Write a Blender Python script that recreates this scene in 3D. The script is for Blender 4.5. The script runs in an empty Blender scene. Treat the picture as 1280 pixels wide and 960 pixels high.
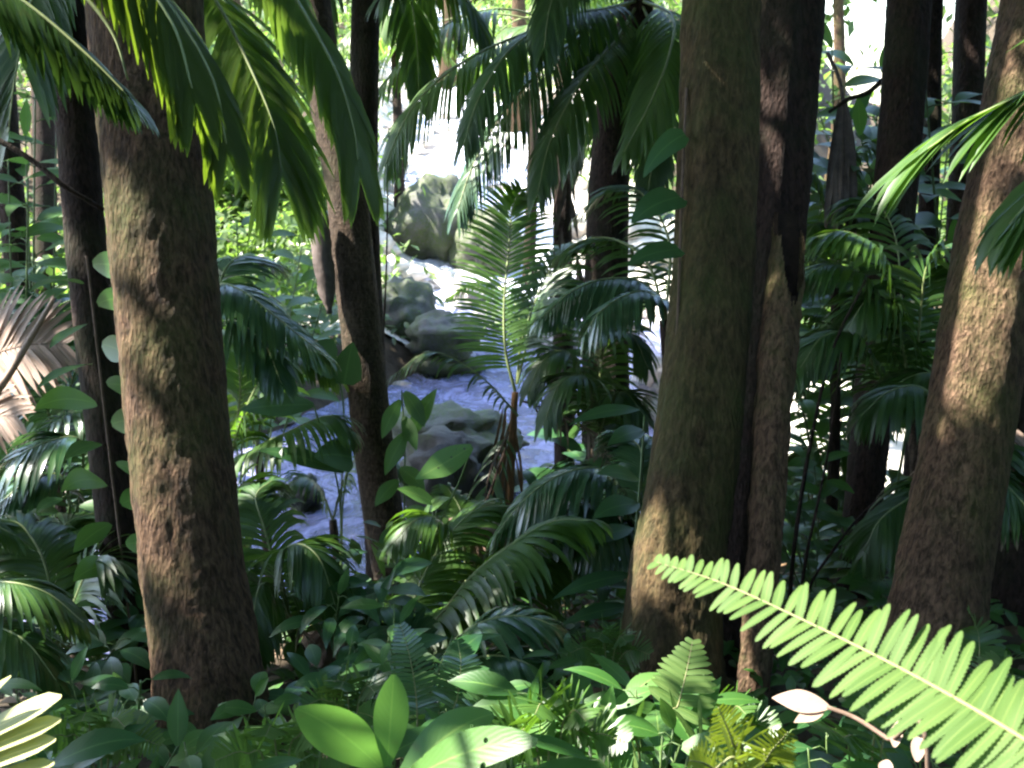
import bpy, bmesh, math, random
from mathutils import Vector, Matrix, noise
R = math.radians
scene = bpy.context.scene
COL = scene.collection

# ------------------------------------------------------------------ camera, sky, sun, exposure
HFOV, PITCH = 50.0, 15.0
F = 640 / math.tan(R(HFOV / 2))
cam = bpy.data.cameras.new('camera')
cam.sensor_width = 36
cam.angle = R(HFOV)
cam.clip_start, cam.clip_end = 0.05, 500
cam.dof.use_dof = True
cam.dof.focus_distance = 2.8
cam.dof.aperture_fstop = 9
cam_ob = bpy.data.objects.new('camera', cam)
cam_ob.rotation_euler = (R(90 - PITCH), 0, 0)
COL.objects.link(cam_ob)
scene.camera = cam_ob

SUN = Vector((-0.62, 0.06, 0.78)).normalized()          # direction towards the sun
world = bpy.data.worlds.new('World')
scene.world = world
world.use_nodes = True
nt = world.node_tree
sky = nt.nodes.new('ShaderNodeTexSky')
sky.sky_type = 'NISHITA'
sky.sun_disc = False
sky.sun_elevation = math.asin(SUN.z)
sky.sun_rotation = math.atan2(SUN.x, SUN.y)
nt.links.new(sky.outputs[0], nt.nodes['Background'].inputs[0])
nt.nodes['Background'].inputs[1].default_value = 0.15
sun = bpy.data.lights.new('sun', 'SUN')
sun.energy = 4.6
sun.angle = R(0.5)
sun.color = (1.0, 0.95, 0.86)
sun_ob = bpy.data.objects.new('sun', sun)
sun_ob.rotation_euler = SUN.to_track_quat('Z', 'Y').to_euler()
COL.objects.link(sun_ob)
vs = scene.view_settings
vs.view_transform = 'Standard'
vs.look = 'None'
vs.gamma = 1
vs.exposure = 3.1
cy = scene.cycles
cy.use_denoising = True
cy.max_bounces = 7
cy.diffuse_bounces = 4
cy.glossy_bounces = 3
cy.transmission_bounces = 5
cy.transparent_max_bounces = 8
cy.caustics_reflective = False
cy.caustics_refractive = False
cy.sample_clamp_indirect = 4
cy.filter_width = 2.2

FW = Vector((0, math.cos(R(PITCH)), -math.sin(R(PITCH))))
UP = Vector((0, math.sin(R(PITCH)), math.cos(R(PITCH))))
Z = Vector((0, 0, 1))


def P(px, py, d):
    """The point d metres deep that stands at pixel (px, py) of the 1280 x 960 photograph."""
    return FW * d + Vector((1, 0, 0)) * ((px - 640) / F * d) + UP * ((480 - py) / F * d)


def M(px, d):
    return px / F * d


# ------------------------------------------------------------------ terrain
STREAM = [(-7, 6.2, 1.2, -4.4), (-3.4, 7.6, 1.5, -4.45), (-2.2, 10.4, 2.3, -4.5), (-0.1, 14, 2.7, -4.5), (1.0, 17.2, 2.2, -4.45),
          (0.2, 21, 1.6, -3.75), (-0.9, 26, 1.7, -2.8), (-1.3, 34, 1.9, -0.9), (-1.6, 44, 2.0, 1.6), (-1.6, 52, 2.0, 3.6)]


def near_stream(x, y):
    best = (1e9, 1, 0)
    for (x0, y0, w0, z0), (x1, y1, w1, z1) in zip(STREAM, STREAM[1:]):
        dx, dy = x1 - x0, y1 - y0
        t = max(0, min(1, ((x - x0) * dx + (y - y0) * dy) / (dx * dx + dy * dy)))
        d = math.hypot(x - x0 - t * dx, y - y0 - t * dy)
        if d < best[0]:
            best = (d, w0 + t * (w1 - w0), z0 + t * (z1 - z0))
    return best


def smooth(a, b, v):
    t = max(0, min(1, (v - a) / (b - a)))
    return t * t * (3 - 2 * t)


def T(x, y):
    if y < 0:
        b = -1.6 - 0.05 * y
    elif y < 9:
        b = -1.6 - 0.25 * y
    elif y < 18:
        b = -3.85
    else:
        b = -3.85 + 0.24 * (y - 18) * (1 - .9 * math.exp(-((x / y - .32) / .09) ** 2))
    b += 0.10 * max(0, abs(x) - 5) * smooth(3, 12, y) * (1 - (.95 * math.exp(-((x / y - .32) / .10) ** 2) if y > 10 else 0))
    b += 0.16 * noise.noise(Vector((x * .5, y * .5, 3.1))) + 0.05 * noise.noise(Vector((x * 2, y * 2, 7)))
    d, w, z = near_stream(x, y)
    k = smooth(w * 0.85, w + 1.3, d)
    return (z - 0.16 + .07 * noise.noise(Vector((x * 1.7, y * 1.7, 1)))) * (1 - k) + b * k


def in_bright_ground(x, y, k=1.0):
    return ((x - 3.7) / (1.1 * k)) ** 2 + ((y - 13) / (3.0 * k)) ** 2 < 1


# ------------------------------------------------------------------ materials
def mat(name):
    m = bpy.data.materials.new(name)
    m.use_nodes = True
    n = m.node_tree
    return m, n, n.nodes['Principled BSDF'], n.nodes['Material Output']


def N(n, typ, **kw):
    o = n.nodes.new(typ)
    for k, v in kw.items():
        if k.startswith('i_'):
            key = k[2:]
            o.inputs[int(key) if key.isdigit() else key.replace('_', ' ')].default_value = v
        else:
            setattr(o, k, v)
    return o


def ramp(n, stops, interp='LINEAR'):
    r = n.nodes.new('ShaderNodeValToRGB')
    r.color_ramp.interpolation = interp
    e = r.color_ramp.elements
    while len(e) < len(stops):
        e.new(0.5)
    for el, (p, c) in zip(e, stops):
        el.position = p
        el.color = (*c, 1) if len(c) == 3 else c
    return r


def leaf_mat(name, col, col2, trans=(0.10, 0.22, 0.03), tw=0.35, rough=0.38, vein=True, dirt=0.25, spec=0.5, side=0.0, holes=False):
    m, n, b, out = mat(name)
    L = n.links.new
    geo = N(n, 'ShaderNodeNewGeometry')
    tex = N(n, 'ShaderNodeTexCoord')
    no = N(n, 'ShaderNodeTexNoise', i_Scale=7.0, i_Detail=3.0)
    L(tex.outputs['Object'], no.inputs['Vector'])
    mixf = N(n, 'ShaderNodeMath', operation='MULTIPLY_ADD', i_1=0.55, i_2=0.0)
    L(geo.outputs['Random Per Island'], mixf.inputs[0])
    add = N(n, 'ShaderNodeMath', operation='MULTIPLY_ADD', i_1=0.6)
    L(no.outputs['Fac'], add.inputs[0])
    L(mixf.outputs[0], add.inputs[2])
    rp = ramp(n, [(0.2, col), (0.85, col2)])
    L(add.outputs[0], rp.inputs[0])
    colour = rp.outputs[0]
    if vein:
        uv = N(n, 'ShaderNodeSeparateXYZ')
        L(tex.outputs['UV'], uv.inputs[0])
        ctr = N(n, 'ShaderNodeMath', operation='SUBTRACT', i_1=0.5)
        L(uv.outputs[0], ctr.inputs[0])
        ab = N(n, 'ShaderNodeMath', operation='ABSOLUTE')
        L(ctr.outputs[0], ab.inputs[0])
        mid = ramp(n, [(0.0, (1, 1, 1)), (0.045, (0, 0, 0))])
        L(ab.outputs[0], mid.inputs[0])
        # side veins: stripes that run outward and forward from the midrib
        sv = N(n, 'ShaderNodeMath', operation='MULTIPLY_ADD', i_1=-0.55)
        L(ab.outputs[0], sv.inputs[0])
        L(uv.outputs[1], sv.inputs[2])
        sc = N(n, 'ShaderNodeMath', operation='MULTIPLY', i_1=75.0)
        L(sv.outputs[0], sc.inputs[0])
        sn = N(n, 'ShaderNodeMath', operation='SINE')
        L(sc.outputs[0], sn.inputs[0])
        mx = N(n, 'ShaderNodeMixRGB', blend_type='MIX')
        mx.inputs[2].default_value = (min(1, col2[0] * 1.8 + .02), min(1, col2[1] * 1.5 + .02), col2[2] * 1.4 + .01, 1)
        L(mid.outputs[0], mx.inputs[0])
        L(colour, mx.inputs[1])
        colour = mx.outputs[0]
        if side:
            bp = N(n, 'ShaderNodeBump', i_Strength=side, i_Distance=0.0015)
            L(sn.outputs[0], bp.inputs['Height'])
            L(bp.outputs[0], b.inputs['Normal'])
    if dirt:
        n2 = N(n, 'ShaderNodeTexNoise', i_Scale=38.0, i_Detail=4.0)
        L(tex.outputs['Object'], n2.inputs['Vector'])
        r2 = ramp(n, [(0.60, (0, 0, 0)), (0.74, (1, 1, 1))])
        L(n2.outputs['Fac'], r2.inputs[0])
        ds = N(n, 'ShaderNodeMath', operation='MULTIPLY', i_1=dirt)
        L(r2.outputs[0], ds.inputs[0])
        m2 = N(n, 'ShaderNodeMixRGB')
        m2.inputs[2].default_value = (0.10, 0.075, 0.03, 1)
        L(ds.outputs[0], m2.inputs[0])
        L(colour, m2.inputs[1])
        colour = m2.outputs[0]
    L(colour, b.inputs['Base Color'])
    b.inputs['Roughness'].default_value = rough
    b.inputs['Specular IOR Level'].default_value = spec
    tr = N(n, 'ShaderNodeBsdfTranslucent')
    tr.inputs[0].default_value = (*trans, 1)
    ms = N(n, 'ShaderNodeMixShader', i_0=tw)
    L(b.outputs[0], ms.inputs[1])
    L(tr.outputs[0], ms.inputs[2])
    last = ms
    if holes:
        vo = N(n, 'ShaderNodeTexVoronoi', i_Scale=42.0)
        L(tex.outputs['Object'], vo.inputs['Vector'])
        sel = N(n, 'ShaderNodeSeparateColor')
        L(vo.outputs['Color'], sel.inputs[0])
        pick = N(n, 'ShaderNodeMath', operation='GREATER_THAN', i_1=0.86)
        L(sel.outputs[0], pick.inputs[0])
        near = N(n, 'ShaderNodeMath', operation='LESS_THAN', i_1=0.24)
        L(vo.outputs['Distance'], near.inputs[0])
        both = N(n, 'ShaderNodeMath', operation='MULTIPLY')
        L(pick.outputs[0], both.inputs[0])
        L(near.outputs[0], both.inputs[1])
        tp = N(n, 'ShaderNodeBsdfTransparent')
        last = N(n, 'ShaderNodeMixShader')
        L(both.outputs[0], last.inputs[0])
        L(ms.outputs[0], last.inputs[1])
        L(tp.outputs[0], last.inputs[2])
    L(last.outputs[0], out.inputs['Surface'])
    return m


def bark_mat(name, dark, light, moss, moss_amt=0.5, scale=1.0, ring=0.0, bump=0.9):
    m, n, b, out = mat(name)
    L = n.links.new
    tex = N(n, 'ShaderNodeTexCoord')
    mp = N(n, 'ShaderNodeMapping')
    mp.inputs['Scale'].default_value = (scale, scale, scale * 0.32)
    L(tex.outputs['Object'], mp.inputs[0])
    n1 = N(n, 'ShaderNodeTexNoise', i_Scale=52.0, i_Detail=9.0, i_Roughness=0.68, i_Distortion=0.5)
    v1 = N(n, 'ShaderNodeTexVoronoi', i_Scale=80.0)
    n2 = N(n, 'ShaderNodeTexNoise', i_Scale=5.0, i_Detail=5.0, i_Roughness=0.6)
    n3 = N(n, 'ShaderNodeTexNoise', i_Scale=2.6, i_Detail=6.0, i_Roughness=0.65)
    n4 = N(n, 'ShaderNodeTexNoise', i_Scale=120.0, i_Detail=4.0, i_Roughness=0.7)
    for t in (n1, v1, n2):
        L(mp.outputs[0], t.inputs['Vector'])
    for t in (n3, n4):
        L(tex.outputs['Object'], t.inputs['Vector'])
    r1 = ramp(n, [(0.38, dark), (0.51, [(a + c) / 2 for a, c in zip(dark, light)]), (0.64, light)])
    L(n1.outputs['Fac'], r1.inputs[0])
    mx = N(n, 'ShaderNodeMixRGB', blend_type='MULTIPLY', i_0=0.75)
    r2 = ramp(n, [(0.3, (0.45, 0.42, 0.4)), (0.62, (1.15, 1.05, 1.0))])
    L(n2.outputs['Fac'], r2.inputs[0])
    L(r1.outputs[0], mx.inputs[1])
    L(r2.outputs[0], mx.inputs[2])
    rm = ramp(n, [(0.50 - 0.1 * moss_amt, (0, 0, 0)), (0.66, (1, 1, 1))])
    L(n3.outputs['Fac'], rm.inputs[0])
    mm = N(n, 'ShaderNodeMath', operation='MULTIPLY', i_1=moss_amt)
    L(rm.outputs[0], mm.inputs[0])
    mmm = N(n, 'ShaderNodeMath', operation='MULTIPLY')
    rg = ramp(n, [(0.35, (0.3, 0.3, 0.3)), (0.6, (1, 1, 1))])
    L(n4.outputs['Fac'], rg.inputs[0])
    L(mm.outputs[0], mmm.inputs[0])
    L(rg.outputs[0], mmm.inputs[1])
    m3 = N(n, 'ShaderNodeMixRGB')
    m3.inputs[2].default_value = (*moss, 1)
    L(mmm.outputs[0], m3.inputs[0])
    L(mx.outputs[0], m3.inputs[1])
    colour = m3.outputs[0]
    h = N(n, 'ShaderNodeMath', operation='MULTIPLY_ADD', i_1=0.45)
    L(v1.outputs['Distance'], h.inputs[0])
    L(n1.outputs['Fac'], h.inputs[2])
    height = h.outputs[0]
    if ring:
        wv = N(n, 'ShaderNodeTexWave', wave_type='BANDS', bands_direction='Z', wave_profile='SAW', i_Scale=ring, i_Distortion=1.2, i_Detail=2.0)
        wv.inputs['Detail Scale'].default_value = 1.5
        L(tex.outputs['Object'], wv.inputs['Vector'])
        hh = N(n, 'ShaderNodeMath', operation='MULTIPLY_ADD', i_1=0.8)
        L(wv.outputs['Fac'], hh.inputs[0])
        L(height, hh.inputs[2])
        height = hh.outputs[0]
        rr = ramp(n, [(0.0, (0.55, 0.5, 0.45)), (0.12, (1, 1, 1)), (0.9, (1, 1, 1)), (1.0, (1.5, 1.45, 1.4))])
        L(wv.outputs['Fac'], rr.inputs[0])
        m4 = N(n, 'ShaderNodeMixRGB', blend_type='MULTIPLY', i_0=1.0)
        L(colour, m4.inputs[1])
        L(rr.outputs[0], m4.inputs[2])
        colour = m4.outputs[0]
    L(colour, b.inputs['Base Color'])
    b.inputs['Roughness'].default_value = 0.9
    b.inputs['Specular IOR Level'].default_value = 0.2
    bp = N(n, 'ShaderNodeBump', i_Strength=bump, i_Distance=0.030)
    L(height, bp.inputs['Height'])
    L(bp.outputs[0], b.inputs['Normal'])
    return m


def plain_mat(name, c1, c2, scale=12.0, rough=0.8, bump=0.4, dist=0.01, detail=6.0):
    m, n, b, out = mat(name)
    L = n.links.new
    tex = N(n, 'ShaderNodeTexCoord')
    no = N(n, 'ShaderNodeTexNoise', i_Scale=scale, i_Detail=detail, i_Roughness=0.65)
    L(tex.outputs['Object'], no.inputs['Vector'])
    rp = ramp(n, [(0.3, c1), (0.7, c2)])
    L(no.outputs['Fac'], rp.inputs[0])
    L(rp.outputs[0], b.inputs['Base Color'])
    b.inputs['Roughness'].default_value = rough
    b.inputs['Specular IOR Level'].default_value = 0.3
    if bump:
        bp = N(n, 'ShaderNodeBump', i_Strength=bump, i_Distance=dist)
        L(no.outputs['Fac'], bp.inputs['Height'])
        L(bp.outputs[0], b.inputs['Normal'])
    return m


def rock_mat(name, c1, c2, moss, amt):
    m, n, b, out = mat(name)
    L = n.links.new
    tex = N(n, 'ShaderNodeTexCoord')
    no = N(n, 'ShaderNodeTexNoise', i_Scale=3.5, i_Detail=9.0, i_Roughness=0.7)
    n2 = N(n, 'ShaderNodeTexNoise', i_Scale=1.6, i_Detail=6.0, i_Roughness=0.6)
    n3 = N(n, 'ShaderNodeTexNoise', i_Scale=22.0, i_Detail=6.0, i_Roughness=0.7)
    for t in (no, n2, n3):
        L(tex.outputs['Object'], t.inputs['Vector'])
    rp = ramp(n, [(0.3, c1), (0.7, c2)])
    L(no.outputs['Fac'], rp.inputs[0])
    rm = ramp(n, [(0.56 - 0.22 * amt, (0, 0, 0)), (0.68 - 0.16 * amt, (1, 1, 1))])
    L(n2.outputs['Fac'], rm.inputs[0])
    rg = ramp(n, [(0.35, (0.15, 0.15, 0.15)), (0.6, (1, 1, 1))])
    L(n3.outputs['Fac'], rg.inputs[0])
    mm = N(n, 'ShaderNodeMath', operation='MULTIPLY')
    L(rm.outputs[0], mm.inputs[0])
    L(rg.outputs[0], mm.inputs[1])
    m3 = N(n, 'ShaderNodeMixRGB')
    m3.inputs[2].default_value = (*moss, 1)
    L(mm.outputs[0], m3.inputs[0])
    L(rp.outputs[0], m3.inputs[1])
    L(m3.outputs[0], b.inputs['Base Color'])
    b.inputs['Roughness'].default_value = 0.75
    ad = N(n, 'ShaderNodeMath', operation='MULTIPLY_ADD', i_1=0.4)
    L(n3.outputs['Fac'], ad.inputs[0])
    L(no.outputs['Fac'], ad.inputs[2])
    bp = N(n, 'ShaderNodeBump', i_Strength=0.8, i_Distance=0.06)
    L(ad.outputs[0], bp.inputs['Height'])
    L(bp.outputs[0], b.inputs['Normal'])
    return m


def water_mat():
    m, n, b, out = mat('stream_water')
    L = n.links.new
    n.nodes.remove(b)
    tex = N(n, 'ShaderNodeTexCoord')
    mp = N(n, 'ShaderNodeMapping')
    mp.inputs['Scale'].default_value = (1.0, 0.7, 1)
    L(tex.outputs['Object'], mp.inputs[0])
    n1 = N(n, 'ShaderNodeTexNoise', i_Scale=4.5, i_Detail=5.0, i_Roughness=0.62, i_Distortion=0.8)
    L(mp.outputs[0], n1.inputs['Vector'])
    bp = N(n, 'ShaderNodeBump', i_Strength=0.75, i_Distance=0.09)
    L(n1.outputs['Fac'], bp.inputs['Height'])
    fr = N(n, 'ShaderNodeFresnel', i_IOR=1.36)
    L(bp.outputs[0], fr.inputs['Normal'])
    gl = N(n, 'ShaderNodeBsdfGlossy')
    gl.inputs['Roughness'].default_value = 0.12
    L(bp.outputs[0], gl.inputs['Normal'])
    tr = N(n, 'ShaderNodeBsdfTransparent')
    tr.inputs[0].default_value = (0.72, 0.80, 0.86, 1)
    m1 = N(n, 'ShaderNodeMixShader')
    L(fr.outputs[0], m1.inputs[0])
    L(tr.outputs[0], m1.inputs[1])
    L(gl.outputs[0], m1.inputs[2])
    # broken water: bubbles where the current is rough, and a painted sky reflection
    n2 = N(n, 'ShaderNodeTexNoise', i_Scale=2.2, i_Detail=8.0, i_Roughness=0.72, i_Distortion=1.4)
    L(mp.outputs[0], n2.inputs['Vector'])
    rf = ramp(n, [(0.46, (0.22, 0.22, 0.22)), (0.66, (0.70, 0.70, 0.70))])
    L(n2.outputs['Fac'], rf.inputs[0])
    sp = N(n, 'ShaderNodeSeparateXYZ')
    L(tex.outputs['Object'], sp.inputs[0])
    mr = N(n, 'ShaderNodeMapRange', i_1=18.0, i_2=22.0, i_3=0.0, i_4=0.75)
    L(sp.outputs[1], mr.inputs[0])
    ad = N(n, 'ShaderNodeMath', operation='ADD', use_clamp=True)
    L(rf.outputs[0], ad.inputs[0])
    L(mr.outputs[0], ad.inputs[1])
    cm = N(n, 'ShaderNodeMixRGB')
    cm.inputs[1].default_value = (0.45, 0.46, 0.76, 1)  # lavender of the reflected sky, put into the diffuse colour
    cm.inputs[2].default_value = (0.80, 0.80, 0.82, 1)
    L(mr.outputs[0], cm.inputs[0])
    df = N(n, 'ShaderNodeBsdfDiffuse')
    L(cm.outputs[0], df.inputs[0])
    L(bp.outputs[0], df.inputs['Normal'])
    m2 = N(n, 'ShaderNodeMixShader')
    L(ad.outputs[0], m2.inputs[0])
    L(m1.outputs[0], m2.inputs[1])
    L(df.outputs[0], m2.inputs[2])
    L(m2.outputs[0], out.inputs['Surface'])
    return m


MT = {
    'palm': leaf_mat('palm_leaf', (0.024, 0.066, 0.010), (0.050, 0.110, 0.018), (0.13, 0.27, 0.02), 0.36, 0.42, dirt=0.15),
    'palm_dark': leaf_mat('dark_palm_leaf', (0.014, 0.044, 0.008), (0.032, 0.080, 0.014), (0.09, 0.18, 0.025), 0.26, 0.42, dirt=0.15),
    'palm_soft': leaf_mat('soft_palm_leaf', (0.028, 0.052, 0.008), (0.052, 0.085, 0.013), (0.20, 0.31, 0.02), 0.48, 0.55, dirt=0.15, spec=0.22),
    'palm_light': leaf_mat('backlit_palm_leaf', (0.045, 0.085, 0.014), (0.075, 0.125, 0.024), (0.26, 0.42, 0.05), 0.48, 0.4, dirt=0.12),  # backlit look put into a paler, more translucent leaf colour
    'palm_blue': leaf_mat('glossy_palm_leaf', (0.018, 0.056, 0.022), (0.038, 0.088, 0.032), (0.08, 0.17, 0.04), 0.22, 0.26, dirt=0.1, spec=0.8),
    'dry': leaf_mat('dry_palm_leaf', (0.15, 0.095, 0.065), (0.33, 0.235, 0.18), (0.20, 0.12, 0.07), 0.25, 0.6, dirt=0.3),
    'fern': leaf_mat('fern_leaf', (0.052, 0.105, 0.022), (0.082, 0.140, 0.034), (0.11, 0.23, 0.03), 0.44, 0.62, dirt=0.05, spec=0.2),
    'fern_gold': leaf_mat('yellow_fern_leaf', (0.085, 0.120, 0.012), (0.13, 0.17, 0.02), (0.22, 0.30, 0.02), 0.4, 0.45, dirt=0.2),
    'broad': leaf_mat('broad_leaf', (0.018, 0.068, 0.010), (0.040, 0.112, 0.018), (0.13, 0.27, 0.04), 0.34, 0.45, dirt=0.18, side=0.06),
    'broad_blue': leaf_mat('waxy_broad_leaf', (0.016, 0.062, 0.018), (0.034, 0.096, 0.028), (0.09, 0.19, 0.05), 0.26, 0.36, dirt=0.12, spec=0.5, side=0.06),
    'broad_light': leaf_mat('young_broad_leaf', (0.055, 0.135, 0.030), (0.085, 0.18, 0.042), (0.13, 0.29, 0.045), 0.42, 0.42, holes=True, dirt=0.5, side=0.06),
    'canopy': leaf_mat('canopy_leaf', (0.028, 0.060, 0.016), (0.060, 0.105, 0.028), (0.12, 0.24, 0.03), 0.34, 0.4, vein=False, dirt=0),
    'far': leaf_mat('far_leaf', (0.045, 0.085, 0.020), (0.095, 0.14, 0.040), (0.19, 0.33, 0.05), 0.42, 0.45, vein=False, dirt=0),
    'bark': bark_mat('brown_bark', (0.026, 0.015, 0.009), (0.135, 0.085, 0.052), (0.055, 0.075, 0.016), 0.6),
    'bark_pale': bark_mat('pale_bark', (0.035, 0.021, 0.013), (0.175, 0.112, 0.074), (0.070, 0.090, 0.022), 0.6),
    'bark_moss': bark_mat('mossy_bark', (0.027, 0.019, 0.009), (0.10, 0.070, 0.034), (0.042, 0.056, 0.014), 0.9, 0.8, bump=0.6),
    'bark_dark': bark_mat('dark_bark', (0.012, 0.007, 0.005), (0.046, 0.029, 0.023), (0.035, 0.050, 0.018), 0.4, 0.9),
    'palm_bark': bark_mat('ringed_palm_bark', (0.024, 0.017, 0.012), (0.105, 0.078, 0.056), (0.030, 0.042, 0.014), 0.35, 1.2, ring=5.0, bump=0.6),
    'pale_leaf': leaf_mat('sunlit_young_leaf', (0.26, 0.28, 0.10), (0.42, 0.42, 0.20), (0.3, 0.36, 0.08), 0.4, 0.5, dirt=0.1),  # yellowish young leaf, made paler so the glare of sun is in its colour
    'stem': plain_mat('green_stem', (0.045, 0.085, 0.022), (0.085, 0.13, 0.04), 20, 0.5, 0.1),
    'rachis': plain_mat('pale_midrib', (0.11, 0.145, 0.055), (0.19, 0.22, 0.09), 14, 0.5, 0.1),
    'rachis_fern': plain_mat('fern_midrib', (0.10, 0.13, 0.045), (0.17, 0.16, 0.07), 14, 0.6, 0.1),
    'twig': plain_mat('brown_twig', (0.07, 0.045, 0.03), (0.15, 0.10, 0.075), 20, 0.85, 0.3),
    'dead': plain_mat('dead_sheath', (0.085, 0.040, 0.016), (0.20, 0.105, 0.045), 15, 0.8, 0.5),
    'dead_grey': plain_mat('grey_dead_leaf', (0.060, 0.045, 0.040), (0.15, 0.115, 0.10), 15, 0.8, 0.5),
    'hollow': plain_mat('dark_hollow_wood', (0.010, 0.006, 0.004), (0.028, 0.017, 0.011), 20, 1.0, 0.8),  # very dark colour for the inside of the hollow
    'soil': plain_mat('leafy_soil', (0.025, 0.018, 0.011), (0.075, 0.055, 0.034), 5, 0.95, 1.0, 0.05, 12),
    'litter': leaf_mat('fallen_leaf', (0.060, 0.038, 0.018), (0.16, 0.10, 0.05), (0.12, 0.07, 0.02), 0.15, 0.7, vein=False, dirt=0.2),
    'rock': rock_mat('mossy_boulder', (0.040, 0.036, 0.036), (0.125, 0.112, 0.115), (0.048, 0.074, 0.010), 1.0),
    'rock_pale': rock_mat('pale_boulder', (0.24, 0.22, 0.21), (0.46, 0.42, 0.40), (0.075, 0.10, 0.03), 0.15),
    'gravel': rock_mat('pale_gravel', (0.46, 0.42, 0.36), (0.70, 0.65, 0.58), (0.10, 0.12, 0.05), 0.0),
    'rock_dark': rock_mat('dark_boulder', (0.022, 0.019, 0.017), (0.07, 0.060, 0.055), (0.055, 0.075, 0.020), 0.5),
    'pebble': plain_mat('stream_stone', (0.12, 0.10, 0.085), (0.36, 0.32, 0.28), 3.0, 0.6, 0.3, 0.02),
    'water': water_mat(),
}


# ------------------------------------------------------------------ mesh helper
class MB:
    def __init__(s):
        s.v, s.f, s.uv = [], [], []

    def add(s, verts, faces, uvs=None):
        o = len(s.v)
        s.v.extend(verts)
        for f in faces:
            s.f.append(tuple(i + o for i in f))
            s.uv.extend([uvs[i] for i in f] if uvs else [(0, 0)] * len(f))

    def mesh(s, name, base):
        me = bpy.data.meshes.new(name)
        me.from_pydata([tuple(Vector(v) - base) for v in s.v], [], s.f)
        l = me.uv_layers.new(name='uv')
        flat = [c for u in s.uv for c in u]
        l.data.foreach_set('uv', flat)
        me.polygons.foreach_set('use_smooth', [True] * len(s.f))
        me.update()
        return me


def put(name, mb, material, root, parent=None):
    """Link one mesh object as a part of root (or of one of its parts); coordinates are world ones."""
    me = mb.mesh(name, root.location)
    me.materials.append(MT[material])
    o = bpy.data.objects.new(name, me)
    o.parent = parent or root
    COL.objects.link(o)
    return o


def thing(name, label, cat, loc, group=None):
    o = bpy.data.objects.new(name, None)
    o.empty_display_size = 0.2
    o.location = loc
    o['label'] = label
    o['category'] = cat
    if group:
        o['group'] = group
    COL.objects.link(o)
    return o


def single(name, mb, material, label, cat, loc, group=None):
    me = mb.mesh(name, loc)
    me.materials.append(MT[material])
    o = bpy.data.objects.new(name, me)
    o.location = loc
    o['label'] = label
    o['category'] = cat
    if group:
        o['group'] = group
    COL.objects.link(o)
    return o


def setting(name, mb, material, kind='structure', flat=False):
    me = mb.mesh(name, Vector((0, 0, 0)))
    me.materials.append(MT[material])
    o = bpy.data.objects.new(name, me)
    o['kind'] = kind
    COL.objects.link(o)
    return o


def catmull(pts, n):
    pts = [Vector(p) for p in pts]
    q = [pts[0] * 2 - pts[1]] + pts + [pts[-1] * 2 - pts[-2]]
    seg = len(pts) - 1
    out = []
    for i in range(n + 1):
        u = i / n * seg
        k = min(int(u), seg - 1)
        t = u - k
        a, b, c, d = q[k:k + 4]
        out.append(0.5 * (2 * b + (c - a) * t + (2 * a - 5 * b + 4 * c - d) * t * t + (3 * b - a - 3 * c + d) * t ** 3))
    return out


def tube(mb, pts, radii, segs=8, disp=None, cap=True):
    n = len(pts)
    verts, faces, uvs = [], [], []
    ref = Vector((1, 0, 0))
    for i, p in enumerate(pts):
        t = (pts[min(i + 1, n - 1)] - pts[max(i - 1, 0)]).normalized()
        if abs(t.dot(ref)) > 0.9:
            ref = Vector((0, 1, 0))
        a = (ref - t * ref.dot(t)).normalized()
        ref = a
        b = t.cross(a)
        for k in range(segs):
            an = 2 * math.pi * k / segs
            d = a * math.cos(an) + b * math.sin(an)
            r = radii[i]
            if disp:
                r = disp(p, d, r, i / (n - 1))
            verts.append(p + d * r)
            uvs.append((k / segs, i / n))
    for i in range(n - 1):
        for k in range(segs):
            k2 = (k + 1) % segs
            faces.append((i * segs + k, i * segs + k2, (i + 1) * segs + k2, (i + 1) * segs + k))
    if cap:
        faces.append(tuple(range((n - 1) * segs, n * segs)))
    mb.add(verts, faces, uvs)


def bark_disp(seed, flute=0.12, rough=0.06, flare=0.0):
    o = Vector((seed * 7.3, seed * 3.1, seed * 1.7))

    def f(p, d, r, t):
        q = d * 1.6 + o
        fl = noise.noise(Vector((q.x, q.y, p.z * 0.25 + seed))) * flute
        k = flare * math.exp(-t * 9)
        fl += k * (0.55 + 0.9 * max(0, noise.noise(Vector((d.x * 2.2 + seed, d.y * 2.2, 0)))))
        s = p + d * r
        ro = (noise.fractal(Vector((s.x * 17, s.y * 17, s.z * 6)), 0.7, 2.0, 4) - .55 * max(0, noise.noise(Vector((s.x * 34, s.y * 34, s.z * 11))))) * rough
        return r * (1 + fl) + ro * min(r, 0.2)
    return f


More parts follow.
